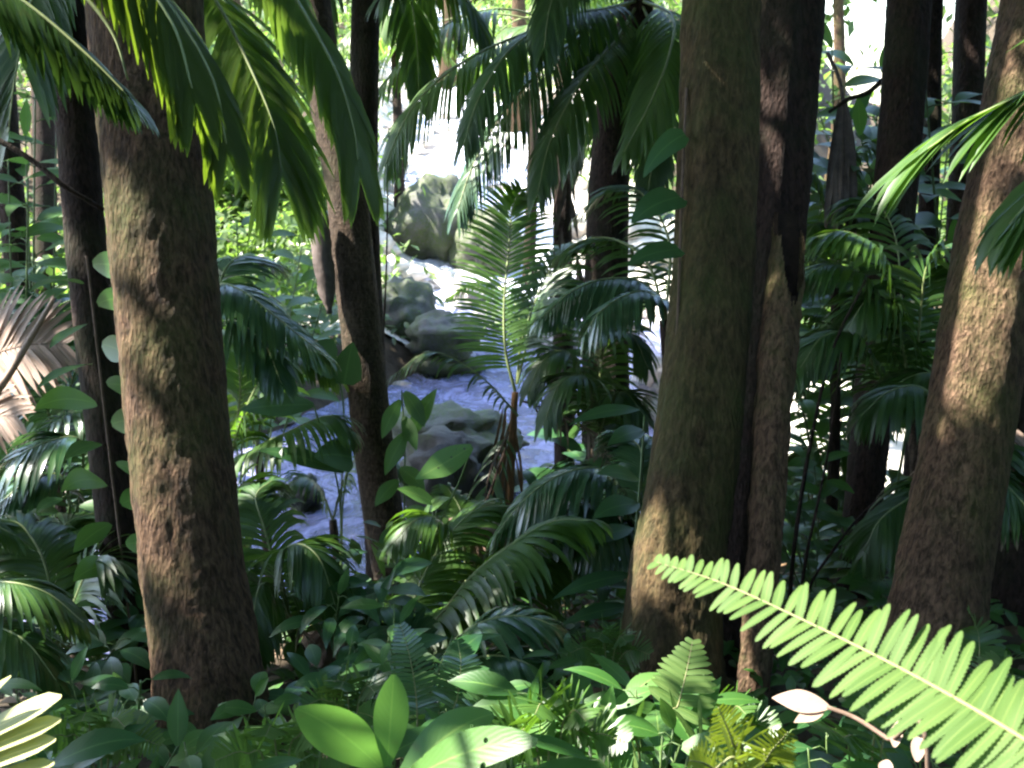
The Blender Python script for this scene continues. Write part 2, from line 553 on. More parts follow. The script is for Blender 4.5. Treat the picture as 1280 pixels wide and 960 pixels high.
# ------------------------------------------------------------------ leaves
def blade(mb, p0, d, nrm, L, W, prof, droop=0.3, fold=0.15, rings=5, jag=0, twist=0.0):
    """One leaf blade: starts at p0, runs along d, its face turned to nrm; prof gives the half width along it."""
    d = d.normalized()
    w = d.cross(nrm)
    if w.length < 1e-4:
        w = d.cross(Vector((0.3, 0.5, 0.8)))
    w.normalize()
    p = Vector(p0)
    verts, faces, uvs = [], [], []
    step = L / rings
    for i in range(rings + 1):
        u = i / rings
        hw = W * prof(u) * 0.5
        if jag and 0 < i < rings:
            hw *= 1 + jag * (1 if i % 2 else -1)
        nn = w.cross(d).normalized()
        ww = (w + nn * twist * (u - .5)).normalized()
        verts += [p - ww * hw + nn * fold * hw, p.copy(), p + ww * hw + nn * fold * hw]
        uvs += [(0, u), (0.5, u), (1, u)]
        d = (d + Vector((0, 0, -1)) * droop * 2.0 / rings * (0.4 + u)).normalized()
        w = (w - d * w.dot(d)).normalized()
        p = p + d * step
    for i in range(rings):
        a = i * 3
        faces += [(a, a + 1, a + 4, a + 3), (a + 1, a + 2, a + 5, a + 4)]
    mb.add(verts, faces, uvs)


def p_leaflet(u):
    return (0.45 + 2.6 * u if u < 0.2 else 1.0) * (1 if u < 0.55 else max(0.02, 1 - ((u - 0.55) / 0.45) ** 1.7))


def p_oval(u):
    return max(0.03, math.sin(math.pi * min(1, u * 0.96 + 0.035)) ** 0.75) * (1.0 if u < 0.55 else 1 - 0.35 * (u - 0.55) / 0.45)


def p_paddle(u):
    return max(0.10, math.sin(math.pi * min(1, (u ** 1.25) * 0.95 + 0.03)) ** 0.7)


def p_lance(u):
    return max(0.03, math.sin(math.pi * min(1, u ** 0.8 * 0.98 + 0.01)) ** 1.1)


def p_heart(u):
    return max(0.03, (0.55 + 3 * u if u < 0.15 else 1.0) * math.cos(math.pi / 2 * max(0, (u - 0.12) / 0.88)) ** 0.75)


def p_pinna(u):
    return (1.0 if u < 0.72 else max(0.15, math.sqrt(max(0, 1 - ((u - 0.72) / 0.28) ** 2)))) * (0.75 + .25 * min(1, u * 6))


def p_fern(u):
    return (0.8 + .2 * min(1, u * 5)) * (1.0 if u < 0.5 else max(0.1, 1 - .62 * ((u - .5) / .5) ** 1.3)) * (1 if u < .92 else max(.15, 1 - ((u - .92) / .08) ** 2))


def frond(root, pts, n=36, L=0.5, W=0.035, ang=(68, 28), droop=0.5, vee=10, material='palm', up=Z, r0=0.012, t0=0.06, prof=p_leaflet, rmat='rachis',
          shape=None, seed=0, jag=0, rings=5, fold=0.18, drop_p=0.0, jit=1.0, sides=(-1, 1), name='frond', lean=0.0, cull=True):
    """A pinnate leaf along the curve pts: a leaflet mesh with its midrib as a child."""
    rnd = random.Random(seed * 31 + n)
    cur = catmull(pts, 40)
    mb, rb = MB(), MB()
    tube(rb, cur, [r0 * (1 - 0.8 * i / 40) for i in range(41)], 6)
    for k in range(n):
        t = t0 + (1 - t0) * (k + 0.5) / n
        i = t * 40
        i0 = min(int(i), 39)
        p = cur[i0].lerp(cur[i0 + 1], i - i0)
        tg = (cur[i0 + 1] - cur[i0]).normalized()
        s = tg.cross(up)
        if s.length < 0.05:
            s = tg.cross(Vector((0, -1, 0.2)))
        s.normalize()
        nn = s.cross(tg)
        sh = shape(t) if shape else (0.55 + 1.1 * t if t < 0.4 else 1.0 - 0.65 * max(0, (t - 0.45) / 0.55) ** 1.4)
        for sd in sides:
            if rnd.random() < drop_p:
                continue
            a = R(ang[0] + (ang[1] - ang[0]) * t + rnd.uniform(-4, 4) * jit)
            ve = R(vee + rnd.uniform(-6, 6) * jit)
            d = tg * math.cos(a) + (s * sd * math.cos(ve) + nn * math.sin(ve)) * math.sin(a)
            ll = L * sh * rnd.uniform(0.94 - .05 * jit, 1.04)
            if cull and (in_gap(p + d * ll * .3 - Z * .1 * droop * ll, 1.3, .09) or in_gap(p + d * ll * .8 - Z * .5 * droop * ll, 1.3, .09)):
                continue
            blade(mb, p, d, nn * (1 if sd > 0 else 1) + s * sd * lean, ll, W * (0.7 + 0.3 * sh) * rnd.uniform(.9, 1.1), prof,
                  droop * rnd.uniform(0.8, 1.25), fold, rings, jag, rnd.uniform(-.25, .25) * jit)
    f = put(name, mb, material, root)
    put('midrib', rb, rmat, root, f)
    return f


def arch(base, az, el, L, sag):
    """Control points of a frond that leaves base at azimuth az (degrees from +y towards +x) and elevation el, sagging."""
    h = Vector((math.sin(R(az)), math.cos(R(az)), 0))
    out = []
    for i in range(6):
        t = i / 5
        out.append(Vector(base) + h * L * t * math.cos(R(el)) * (1 - 0.12 * sag * t) + Z * (L * t * math.sin(R(el)) - sag * L * t * t))
    return out


def ground(x, y, dz=0.0):
    return Vector((x, y, T(x, y) + dz))


# ------------------------------------------------------------------ sun flecks: lines kept free of canopy leaves (gaps in the crowns)
GAPS = []


def gap(px, py, d, r):
    GAPS.append((P(px, py, d), r))


def in_gap(c, near=0.5, pad=0.05):
    for p, r in GAPS:
        v = c - p
        s = v.dot(SUN)
        if s > near and (v - SUN * s).length < r + pad:
            return True
    return False


gap(1030, 560, 11.5, .9); gap(1030, 500, 13.5, .9)                                 # sand patch
gap(1060, 800, 1.25, 0.17); gap(930, 740, 1.35, 0.15); gap(1200, 880, 1.15, 0.20); gap(1270, 920, 1.05, .18)   # fern
gap(1000, 880, 1.9, 0.15); gap(1140, 930, 1.7, 0.15)                               # pale leaf on the twig
gap(0, 905, 1.5, 0.26)                                                            # pale palm fingers
gap(1190, 190, 2.6, 0.16)                                                          # broad palm leaflets on the right
gap(1200, 420, 4.4, 0.10)                               # leaning trunk
gap(970, 78, 5.36, -.01); gap(966, 175, 5.36, -.02)                                 # flecks on the dark trunk
gap(330, 110, 4.6, 0.12)                                                           # frond beside the ringed palm
gap(640, 330, 8.0, 0.5)                                                            # young palm over the stream
gap(590, 910, 1.7, 0.14); gap(480, 900, 1.6, 0.06)                                 # rosette
gap(850, 850, 2.6, 0.16); gap(790, 900, 2.4, 0.14); gap(700, 900, 2.4, 0.10)
for _y in range(180, 940, 45):                                                       # left flank of the thick trunk
    gap(146 + (_y - 180) * .085 + 14 * math.sin(_y * .05), _y, 3.95, .02 + .04 * math.sin(_y * .031))
for _y in range(290, 450, 50):                                                       # left flank of the pale leaning trunk
    gap(1236 - (_y - 230) * .19 + 10 * math.sin(_y * .07), _y, 4.45, .09)
gap(800, 590, 4.92, -.03); gap(425, 300, 7.9, .16); gap(425, 380, 7.9, .12)
gap(400, 120, 4.3, .08); gap(80, 60, 2.0, .12); gap(200, 80, 2.0, .12)
_r = random.Random(44)
for _ in range(34):
    _x, _d = _r.uniform(360, 1180), _r.uniform(2.2, 6.5)
    if _x < 740 or _d < 3.6:
        gap(_x, _r.uniform(640, 950), _d, _r.uniform(.03, .09))
gap(20, 480, 6.4, 0.16)                                                             # dry frond
gap(750, 740, 7.0, 0.06); gap(700, 760, 6.0, 0.04)
gap(320, 510, 7.2, 0.15); gap(330, 650, 7.0, 0.1)
gap(1180, 340, 6.0, 0.2)


# ------------------------------------------------------------------ trees
def crown_mesh(mb, c, rx, ry, rz, n, size, rnd, per=26):
    nc = max(4, n // per)
    for _ in range(nc):
        while True:
            v = Vector((rnd.uniform(-1, 1), rnd.uniform(-1, 1), rnd.uniform(-1, 1)))
            if 0.15 < v.length < 1:
                break
        cc = c + Vector((v.x * rx, v.y * ry, v.z * rz))
        for _ in range(per):
            p = cc + Vector((rnd.gauss(0, .45), rnd.gauss(0, .45), rnd.gauss(0, .25))) * (size * 2.6)
            if in_gap(p, .5, .13):
                continue
            d = Vector((rnd.uniform(-1, 1), rnd.uniform(-1, 1), rnd.uniform(-.7, .2)))
            blade(mb, p, d, Vector((rnd.uniform(-.6, .6), rnd.uniform(-.6, .6), 1)), size * rnd.uniform(.8, 1.3), size * 0.5, p_oval, 0.3, 0.2, 2)


def tree(name, label, cat, path, crown=None, bark='bark', segs=56, rings=110, flare=0.25, flute=0.12, seed=1, group=None, rise=5.0, crown_n=5200, leaf=0.26, sink=0.25, leafmat='canopy'):
    """path: (px, py, depth, width in pixels) from the base up; the trunk goes on above the frame to its crown."""
    rnd = random.Random(seed * 101)
    pts = [P(a, b, d) for a, b, d, w in path]
    rad = [M(w, d) / 2 for a, b, d, w in path]
    g = ground(pts[0].x, pts[0].y)
    dn = (pts[0] - pts[1]).normalized()
    if g.z < pts[0].z - 0.1:
        k = (pts[0].z - g.z + sink) / max(0.3, -dn.z)
        pts.insert(0, pts[0] + dn * k)
        rad.insert(0, rad[0] * 1.05)
    base = Vector((pts[0].x, pts[0].y, T(pts[0].x, pts[0].y)))
    upd = (pts[-1] - pts[-2]).normalized()
    top = pts[-1] + (upd * 0.75 + Z * 0.25).normalized() * rise
    pts.append(top)
    rad.append(rad[-1] * 0.72)
    # radii along the smooth curve
    n = rings
    cur = catmull(pts, n)
    seg = len(pts) - 1
    rr = []
    for i in range(n + 1):
        u = i / n * seg
        k = min(int(u), seg - 1)
        rr.append(rad[k] + (rad[k + 1] - rad[k]) * (u - k))
    t = thing(name, label, cat, base, group)
    mb = MB()
    tube(mb, cur, rr, segs, bark_disp(seed, flute, 0.038, flare))
    put('trunk', mb, bark, t)
    if crown:
        crowns = crown if isinstance(crown, list) else [crown]
        ox, oy, oz, rx, ry, rz = crowns[0]
        c = top + Vector((ox, oy, oz))
        lb = MB()
        for k in range(7):
            e = c + Vector((rnd.uniform(-.8, .8) * rx, rnd.uniform(-.8, .8) * ry, rnd.uniform(-.3, .6) * rz))
            s = cur[-1 - rnd.randrange(0, 12)]
            mid = s.lerp(e, 0.5) + Vector((rnd.uniform(-.3, .3), rnd.uniform(-.3, .3), 0.4))
            cc = catmull([s, mid, e], 12)
            tube(lb, cc, [rr[-1] * 0.5 * (1 - .8 * i / 12) for i in range(13)], 8)
        put('limb', lb, bark, t)
        cb = MB()
        for ox, oy, oz, rx, ry, rz in crowns:
            crown_mesh(cb, top + Vector((ox, oy, oz)), rx, ry, rz, crown_n, leaf, rnd)
        put('crown', cb, leafmat, t)
    return t


# ================================================================== THE SETTING
def terrain():
    mb = MB()
    xs = [-70, -55, -42, -32, -24, -18, -14, -11] + [-9 + .3 * i for i in range(61)] + [9.8, 10.6, 11.4, 12.2, 13, 14, 15, 16, 17, 18, 19.5, 21, 22.5, 24, 26, 28, 30, 32, 34, 37, 42, 48, 55, 62, 70]
    ys = [-14, -10, -7, -5, -3.5, -2.5] + [-2 + .3 * i for i in range(84)] + [24 + 1.2 * i for i in range(22)] + [53, 58, 64, 72, 82, 95]
    v = [Vector((x, y, T(x, y))) for y in ys for x in xs]
    w = len(xs)
    f = [(j * w + i, j * w + i + 1, (j + 1) * w + i + 1, (j + 1) * w + i) for j in range(len(ys) - 1) for i in range(w - 1)]
    mb.add(v, f)
    setting('ground', mb, 'soil')


terrain()


def stream():
    mb = MB()
    pts = [Vector((x, y, z)) for x, y, w, z in STREAM]
    n = 150
    cur = catmull(pts, n)
    ws = []
    for i in range(n + 1):
        u = i / n * (len(STREAM) - 1)
        k = min(int(u), len(STREAM) - 2)
        ws.append(STREAM[k][2] + (STREAM[k + 1][2] - STREAM[k][2]) * (u - k) + 0.75)
    m = 26
    v, f = [], []
    for i, p in enumerate(cur):
        t = cur[min(i + 1, n)] - cur[max(i - 1, 0)]
        s = Vector((t.y, -t.x, 0)).normalized()
        steep = smooth(18, 21, p.y)
        for j in range(m + 1):
            q = p + s * ws[i] * (2 * j / m - 1)
            h = noise.fractal(Vector((q.x * 1.6, q.y * 1.3, 4)), 0.9, 2, 4) * (0.045 + 0.13 * steep)
            v.append(Vector((q.x, q.y, p.z + h + 0.06)))
    for i in range(n):
        for j in range(m):
            a = i * (m + 1) + j
            f.append((a, a + 1, a + m + 2, a + m + 1))
    mb.add(v, f)
    setting('stream_water', mb, 'water')


stream()


def stone(mb, c, rx, ry, rz, seed, sub=2, rough=0.35):
    bm = bmesh.new()
    bmesh.ops.create_icosphere(bm, subdivisions=sub, radius=1)
    o = Vector((seed * 5.1, seed * 2.3, seed))
    vs = []
    for q in bm.verts:
        d = q.co.normalized()
        k = 1 + rough * noise.fractal(d * 1.1 + o, 0.7, 2.1, 4) + 0.25 * rough * noise.noise(d * 4 + o)
        vs.append(Vector(c) + Vector((d.x * rx * k, d.y * ry * k, d.z * rz * k * (1 if d.z > 0 else .8))))
    fs = [tuple(v.index for v in fa.verts) for fa in bm.faces]
    bm.free()
    mb.add(vs, fs)


def bed_stones():
    rnd = random.Random(5)
    mb = MB()
    for i in range(900):
        k = rnd.randrange(0, len(STREAM) - 1)
        a, b = STREAM[k], STREAM[k + 1]
        t = rnd.random()
        w = a[2] + (b[2] - a[2]) * t
        x = a[0] + (b[0] - a[0]) * t + rnd.uniform(-1.25, 1.25) * w
        y = a[1] + (b[1] - a[1]) * t + rnd.uniform(-.5, .5) * w
        r = rnd.choice((.07, .09, .12, .16, .22)) * rnd.uniform(.8, 1.2) * (1 + .8 * smooth(19, 26, y))
        stone(mb, (x, y, T(x, y) + r * 0.15), r * 1.2, r, r * .65, i, 1, 0.3)
    setting('stream_pebbles', mb, 'pebble', 'stuff')


bed_stones()

def gravel():
    mb = MB()
    xs = [-9 + .4 * i for i in range(46)]
    ys = [17.5 + .4 * i for i in range(90)]
    idx = {}
    v, f = [], []
    for j, y in enumerate(ys):
        for i, x in enumerate(xs):
            d, w, z = near_stream(x, y)
            if d < w + 2.6 + 1.2 * noise.noise(Vector((x * .5, y * .5, 9))):
                idx[i, j] = len(v)
                v.append(Vector((x, y, T(x, y) + .05 + .05 * noise.noise(Vector((x * 3, y * 3, 2))))))
    for (i, j) in idx:
        q = [(i, j), (i + 1, j), (i + 1, j + 1), (i, j + 1)]
        if all(k in idx for k in q):
            f.append(tuple(idx[k] for k in q))
    mb.add(v, f)
    setting('gravel_bank', mb, 'gravel')
    rnd = random.Random(8)
    mb = MB()
    for i in range(420):
        y = rnd.uniform(18, 46)
        a, b = [(a, b) for a, b in zip(STREAM, STREAM[1:]) if a[1] <= y <= b[1]][0]
        t = (y - a[1]) / (b[1] - a[1])
        x = a[0] + (b[0] - a[0]) * t + rnd.choice((-1, 1)) * (a[2] + rnd.uniform(-.3, 2.2))
        r = rnd.choice((.12, .16, .22, .34)) * rnd.uniform(.8, 1.3)
        stone(mb, (x, y, T(x, y) + r * .3), r * 1.2, r, r * .75, i + 70, 2, 0.35)
    setting('bank_pebbles', mb, 'gravel', 'stuff')


gravel()


def sand():
    mb = MB()
    v, f = [Vector((3.7, 13, T(3.7, 13) + .03))], []
    for r in range(1, 9):
        for k in range(28):
            a = 2 * math.pi * k / 28
            q = r / 8 * (1 + .15 * noise.noise(Vector((math.cos(a) * 2, math.sin(a) * 2, 5))))
            x, y = 3.7 + 1.1 * q * math.cos(a), 13 + 3.0 * q * math.sin(a)
            v.append(Vector((x, y, T(x, y) + .04)))
    for k in range(28):
        f.append((0, 1 + k, 1 + (k + 1) % 28))
        for r in range(7):
            o = 1 + r * 28
            f.append((o + k, o + 28 + k, o + 28 + (k + 1) % 28, o + (k + 1) % 28))
    mb.add(v, f)
    setting('bright_ground_patch', mb, 'gravel')  # pale ground added so the gap between the trunks looks sunlit


sand()

# ------------------------------------------------------------------ boulders: (px, py, depth, w px, h px, material, label)
for i, (px, py, d, w, h, m, lab) in enumerate([
    (548, 300, 23.0, 100, 125, 'rock', 'tall mossy boulder with a leafy cap, highest of the rocks by the cascade'),
    (606, 318, 22.2, 74, 90, 'rock', 'grey boulder half hidden by the young palm frond over the pool'),
    (503, 402, 18.8, 84, 82, 'rock', 'round green mossed boulder beside the ringed palm trunk'),
    (556, 424, 17.8, 84, 56, 'rock', 'low rounded boulder with a moss cap at the pool edge'),
    (400, 330, 24.0, 72, 92, 'rock_pale', 'pale sunlit boulder seen between the hanging frond and the ringed palm'),
    (357, 366, 22.0, 46, 50, 'rock_dark', 'dark angular rock under the pale boulder'),
    (345, 320, 27.0, 44, 60, 'rock_pale', 'small white sunlit boulder behind the dark angular rock'),
    (572, 592, 11.6, 132, 92, 'rock_dark', 'big dark wet boulder in the stream below the pool'),
    (565, 545, 12.6, 150, 60, 'rock', 'flat grey rock slab behind the dark wet boulder'),
    (380, 618, 12.0, 42, 40, 'rock_dark', 'small dark stone breaking the water behind the thick mossy trunk'),
    (815, 470, 15.0, 44, 46, 'rock_pale', 'pale round boulder peeping between the dark palm and the big trunk'),
    (640, 395, 19.6, 70, 40, 'rock_pale', 'bright flat stone behind the young palm at the pool head'),
    (590, 372, 20.6, 66, 36, 'rock_pale', 'bleached low stones lump below the tall mossy boulder'),
    (516, 268, 28.0, 48, 80, 'rock_pale', 'white streaked rock wall beside the tall mossy boulder'),
    (700, 420, 18.5, 50, 40, 'rock_pale', 'grey stone on the pool bank under the arching frond'),
]):
    c = P(px, py, d)
    t = thing('boulder', lab, 'boulder', c - Z * M(h, d) / 2, 'boulders along the stream')
    mb = MB()
    stone(mb, c, M(w, d) / 2 * 1.08, M(w, d) / 2 * 1.0, M(h, d) / 2 * 1.12, i + 3, 4, 0.42)
    low = T(c.x, c.y)
    if c.z - M(h, d) / 2 > low:                     # lies on a lower stone of the same rock
        stone(mb, Vector((c.x, c.y + .1, (c.z - M(h, d) / 2 + low) / 2)), M(w, d) / 2, M(w, d) / 2, (c.z - M(h, d) * .3 - low) / 2 + .1, i + 40, 3, 0.4)
    put('stone', mb, m, t)


# ================================================================== TREES
TA = tree('forest_tree', 'thick brown mossy trunk nearest the viewer, leaning over at the left', 'tree',
          [(270, 930, 4.0, 140), (254, 800, 4.0, 130), (238, 690, 4.0, 126), (212, 420, 4.0, 126), (190, 150, 4.0, 132), (176, -40, 4.0, 138)],
          [(-0.6, 1.6, 1.2, 3.6, 3.2, 1.7), (-0.4, -4.2, 1.0, 3.4, 3.2, 1.6), (-3.6, -1.6, .6, 2.4, 2.8, 1.2)], 'bark', 120, 420, 0.5, 0.10, 1, 'big forest trees', 4.2)
TB = tree('forest_tree', 'big dark greenish trunk standing mid picture behind the fern tip', 'tree',
          [(832, 880, 5.0, 118), (842, 720, 5.0, 110), (868, 550, 5.0, 106), (891, 300, 5.0, 98), (901, 0, 5.0, 94), (903, -60, 5.0, 94)],
          [(-1.4, 2.6, 0.8, 3.8, 3.0, 1.7), (-1.0, -3.5, 1.6, 3.4, 3.0, 1.6)], 'bark_moss', 100, 320, 0.4, 0.12, 2, 'big forest trees', 4.6)
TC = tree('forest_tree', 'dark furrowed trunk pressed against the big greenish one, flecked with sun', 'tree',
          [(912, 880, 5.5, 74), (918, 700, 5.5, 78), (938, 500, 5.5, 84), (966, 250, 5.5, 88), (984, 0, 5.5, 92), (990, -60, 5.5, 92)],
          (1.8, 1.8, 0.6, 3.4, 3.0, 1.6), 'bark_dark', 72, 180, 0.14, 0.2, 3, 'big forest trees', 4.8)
TE = tree('forest_tree', 'pale pitted trunk leaning outward beside the broad palm leaflets', 'tree',
          [(1163, 830, 4.5, 116), (1178, 720, 4.5, 110), (1200, 600, 4.5, 106), (1232, 400, 4.5, 104), (1268, 200, 4.5, 102), (1306, 0, 4.5, 100), (1316, -60, 4.5, 100)],
          [(1.0, 1.2, 0.4, 3.6, 3.4, 1.6), (0.8, -4.6, 0.4, 3.6, 3.4, 1.7), (4.2, -1.5, -.6, 2.6, 3.6, 2.2)], 'bark_pale', 110, 380, 0.3, 0.10, 4, 'big forest trees', 4.6)
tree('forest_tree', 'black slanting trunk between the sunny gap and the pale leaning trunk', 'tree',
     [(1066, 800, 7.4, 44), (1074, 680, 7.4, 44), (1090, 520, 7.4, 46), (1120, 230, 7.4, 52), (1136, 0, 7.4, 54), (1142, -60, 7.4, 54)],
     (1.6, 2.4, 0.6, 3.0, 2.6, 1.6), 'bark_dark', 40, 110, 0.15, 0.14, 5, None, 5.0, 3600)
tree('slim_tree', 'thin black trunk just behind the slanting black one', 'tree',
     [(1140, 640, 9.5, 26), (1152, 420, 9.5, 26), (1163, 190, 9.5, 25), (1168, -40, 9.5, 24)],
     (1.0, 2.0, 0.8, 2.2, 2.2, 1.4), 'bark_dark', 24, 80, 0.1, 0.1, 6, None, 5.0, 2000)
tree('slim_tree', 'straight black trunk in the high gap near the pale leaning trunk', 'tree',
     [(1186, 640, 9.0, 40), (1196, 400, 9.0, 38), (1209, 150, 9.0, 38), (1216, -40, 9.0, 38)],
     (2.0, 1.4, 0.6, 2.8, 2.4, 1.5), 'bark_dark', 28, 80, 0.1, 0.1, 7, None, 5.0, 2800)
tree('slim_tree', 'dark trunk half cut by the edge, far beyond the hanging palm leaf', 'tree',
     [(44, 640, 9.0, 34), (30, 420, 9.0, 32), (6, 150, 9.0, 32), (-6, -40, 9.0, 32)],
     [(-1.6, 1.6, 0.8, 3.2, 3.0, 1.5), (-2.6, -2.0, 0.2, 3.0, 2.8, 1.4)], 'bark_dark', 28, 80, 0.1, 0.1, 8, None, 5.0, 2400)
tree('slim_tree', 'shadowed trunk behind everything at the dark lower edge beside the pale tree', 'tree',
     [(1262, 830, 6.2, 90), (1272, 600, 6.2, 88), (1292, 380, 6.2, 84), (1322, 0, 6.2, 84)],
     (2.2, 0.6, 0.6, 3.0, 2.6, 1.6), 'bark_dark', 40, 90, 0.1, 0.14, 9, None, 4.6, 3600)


tree('pool_shade_tree', 'tree added on the far bank to shade the pool, between the vine clad palm and the thick trunk', 'tree',  # added tree; its unseen crowns keep the sun off the pool
     [(62, 480, 17.0, 30), (58, 300, 17.0, 28), (54, 100, 17.0, 27), (52, -40, 17.0, 26)],
     [(0, -1.0, -.4, 3.2, 2.8, 1.5), (1.4, -2.4, -2.0, 2.2, 2.2, .9), (-.6, -4.2, -1.6, 2.8, 2.4, 1.2)], 'bark_dark', 24, 80, 0.2, 0.1, 13, None, 4.5, 4200, .3)


def broken_stem():
    spec = [(936, 905, 44), (940, 860, 42), (952, 720, 42), (962, 560, 44), (972, 430, 47), (980, 360, 46), (984, 310, 42), (984, 262, 34)]
    pts = [P(a, b, 4.85) for a, b, w in spec]
    base = Vector((pts[0].x, pts[0].y, T(pts[0].x, pts[0].y)))
    pts.insert(0, Vector((pts[0].x, pts[0].y, base.z - 0.15)))
    rad = [M(48, 4.85) / 2] + [M(w, 4.85) / 2 for a, b, w in spec]
    t = thing('broken_trunk', 'slender reddish dead trunk with a dark hollow at its broken top', 'dead tree', base)
    n = 320
    cur = catmull(pts, n)
    rr = []
    for i in range(n + 1):
        u = i / n * (len(pts) - 1)
        k = min(int(u), len(pts) - 2)
        rr.append(rad[k] + (rad[k + 1] - rad[k]) * (u - k))
    mb = MB()
    tube(mb, cur, rr, 72, bark_disp(11, 0.16, 0.12, 0.1), cap=False)
    # tear the top open on the side of the viewer
    keep, top = [], [v.z for v in cur]
    zc = P(984, 372, 4.85).z
    ztop = cur[-1].z
    fs, uvs = [], []
    for q, f in enumerate(mb.f):
        c = sum((mb.v[i] for i in f), Vector()) / 4
        ax = min(cur, key=lambda v: abs(v.z - c.z))
        dx, dy = c.x - ax.x, c.y - ax.y
        an = math.atan2(dy, dx)
        front = math.cos(an - R(-70))
        cut = zc + (1 - max(0, front)) * 0.62 + 0.07 * noise.noise(Vector((an * 5, 0, 2)))
        if c.z > cut and front > 0.3 or c.z > ztop - 0.10 - .08 * noise.noise(Vector((an * 4, 5, 2))):
            continue
        fs.append(f)
        uvs += mb.uv[q * 4:q * 4 + 4]
    mb.f, mb.uv = fs, uvs
    put('trunk', mb, 'bark_pale', t)
    hb = MB()
    k = int(n * 0.70)
    tube(hb, cur[k:-3], [r * 0.86 for r in rr[k:-3]], 30, bark_disp(12, 0.2, 0.12), cap=False)
    hb.f = [f for f in hb.f if not any(math.cos(math.atan2(hb.v[i].y - min(cur, key=lambda v: abs(v.z - hb.v[i].z)).y, hb.v[i].x - min(cur, key=lambda v: abs(v.z - hb.v[i].z)).x) - R(-70)) > 0.1
                                     and hb.v[i].z > zc + 0.02 for i in f)]
    hb.uv = [(0, 0)] * sum(len(f) for f in hb.f)
    put('hollow', hb, 'hollow', t)


broken_stem()


# ------------------------------------------------------------------ palms
def palm_trunk(t, path, bark='palm_bark', segs=36, seed=1, rings=140, flare=0.12, top=None, sink=.2):
    pts = [P(a, b, d) for a, b, d, w in path]
    rad = [M(w, d) / 2 for a, b, d, w in path]
    if top is not None:
        pts.append(top)
        rad.append(rad[-1] * 0.85)
    pts.insert(0, Vector((pts[0].x, pts[0].y, T(pts[0].x, pts[0].y) - sink)))
    rad.insert(0, rad[0] * 1.1)
    cur = catmull(pts, rings)
    rr = []
    for i in range(rings + 1):
        u = i / rings * (len(pts) - 1)
        k = min(int(u), len(pts) - 2)
        rr.append(rad[k] + (rad[k + 1] - rad[k]) * (u - k))
    mb = MB()
    tube(mb, cur, rr, segs, bark_disp(seed, 0.05, 0.035, flare))
    put('trunk', mb, bark, t)
    return cur[-1]


def palm_base(px, py, d):
    p = P(px, py, d)
    return ground(p.x, p.y)


def PP(l):
    return [P(*a) for a in l]


# the two ringed palms over the stream, crowns above the frame
t = thing('stream_palm', 'slender ringed palm with a pale banded trunk rising by the pool', 'palm tree', palm_base(498, 760, 8.0), 'ringed palms by the stream')
top = palm_trunk(t, [(496, 740, 8.0, 52), (478, 640, 8.0, 50), (458, 480, 8.0, 50), (441, 320, 8.0, 52), (430, 220, 8.0, 50), (398, 60, 8.05, 46), (385, -60, 8.1, 44)], seed=21, top=P(360, -420, 8.2))
for k in range(9):
    frond(t, arch(top, k * 40 + 10, 34, 2.3, .62), 34, .62, .045, (66, 26), .55, 8, 'palm', seed=100 + k)
t = thing('stream_palm', 'dark smooth palm trunk crossing behind the ringed one', 'palm tree', palm_base(470, 700, 8.7), 'ringed palms by the stream')
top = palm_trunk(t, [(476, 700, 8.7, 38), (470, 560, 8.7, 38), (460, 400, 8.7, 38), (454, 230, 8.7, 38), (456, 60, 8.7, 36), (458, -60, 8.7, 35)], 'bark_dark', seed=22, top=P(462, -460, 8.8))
for k in range(8):
    frond(t, arch(top, k * 45 + 30, 36, 2.2, .6), 32, .6, .045, (66, 26), .55, 8, 'palm', seed=120 + k)
for k, (pp, m) in enumerate([([(480, -160, 8.8), (505, -50, 8.7), (520, 40, 8.6), (524, 120, 8.5)], 'palm'), ([(450, -160, 8.6), (490, -90, 8.2), (540, -40, 8.0), (590, 10, 7.9), (610, 60, 7.9)], 'palm'),
                             ([(470, -200, 9.0), (520, -90, 9.4), (560, -20, 9.6), (580, 60, 9.7)], 'palm_dark'), ([(440, -180, 8.7), (410, -80, 8.6), (395, 20, 8.5), (396, 120, 8.4)], 'palm')]):
    frond(t, [top] + PP(pp), 44, .60, .036, (58, 22), .7, -6, m, seed=130 + k, t0=.3, r0=.012)
# dead sheath hanging beside the ringed trunk
mb = MB()
tube(mb, catmull(PP([(404, 262, 7.8), (402, 300, 7.8), (408, 350, 7.8), (412, 392, 7.8)]), 20), [M(4 + 9 * math.sin(math.pi * min(1, i / 19)) ** .6, 7.8) for i in range(21)], 10, bark_disp(30, .4, .2))
single('palm_sheath', mb, 'dead_grey', 'long dark dead sheath hanging beside the ringed palm trunk', 'dead leaf', P(404, 262, 7.8))

# dark climbing-host palm behind the thick trunk; its crown sends the arching frond across the gap
t = thing('host_palm', 'dark palm trunk clad in climbing leaves behind the thick mossy trunk', 'palm tree', palm_base(178, 920, 5.2))
top = palm_trunk(t, [(180, 900, 5.2, 54), (160, 750, 5.2, 52), (136, 560, 5.2, 50), (112, 350, 5.2, 50), (98, 180, 5.2, 50), (90, 30, 5.2, 48), (86, -60, 5.2, 47)], 'bark_dark', seed=23, top=P(150, -330, 5.1))
for k in range(8):
    frond(t, arch(top, k * 45 + 12, 38, 2.4, .6), 34, .7, .05, (64, 26), .6, 8, 'palm', seed=140 + k)
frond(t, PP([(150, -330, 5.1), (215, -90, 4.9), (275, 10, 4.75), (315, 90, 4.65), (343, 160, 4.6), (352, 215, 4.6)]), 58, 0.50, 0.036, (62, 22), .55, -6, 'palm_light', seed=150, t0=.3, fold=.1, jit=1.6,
      shape=lambda t: 1.0 if t < .8 else 1 - 1.6 * (t - .8))
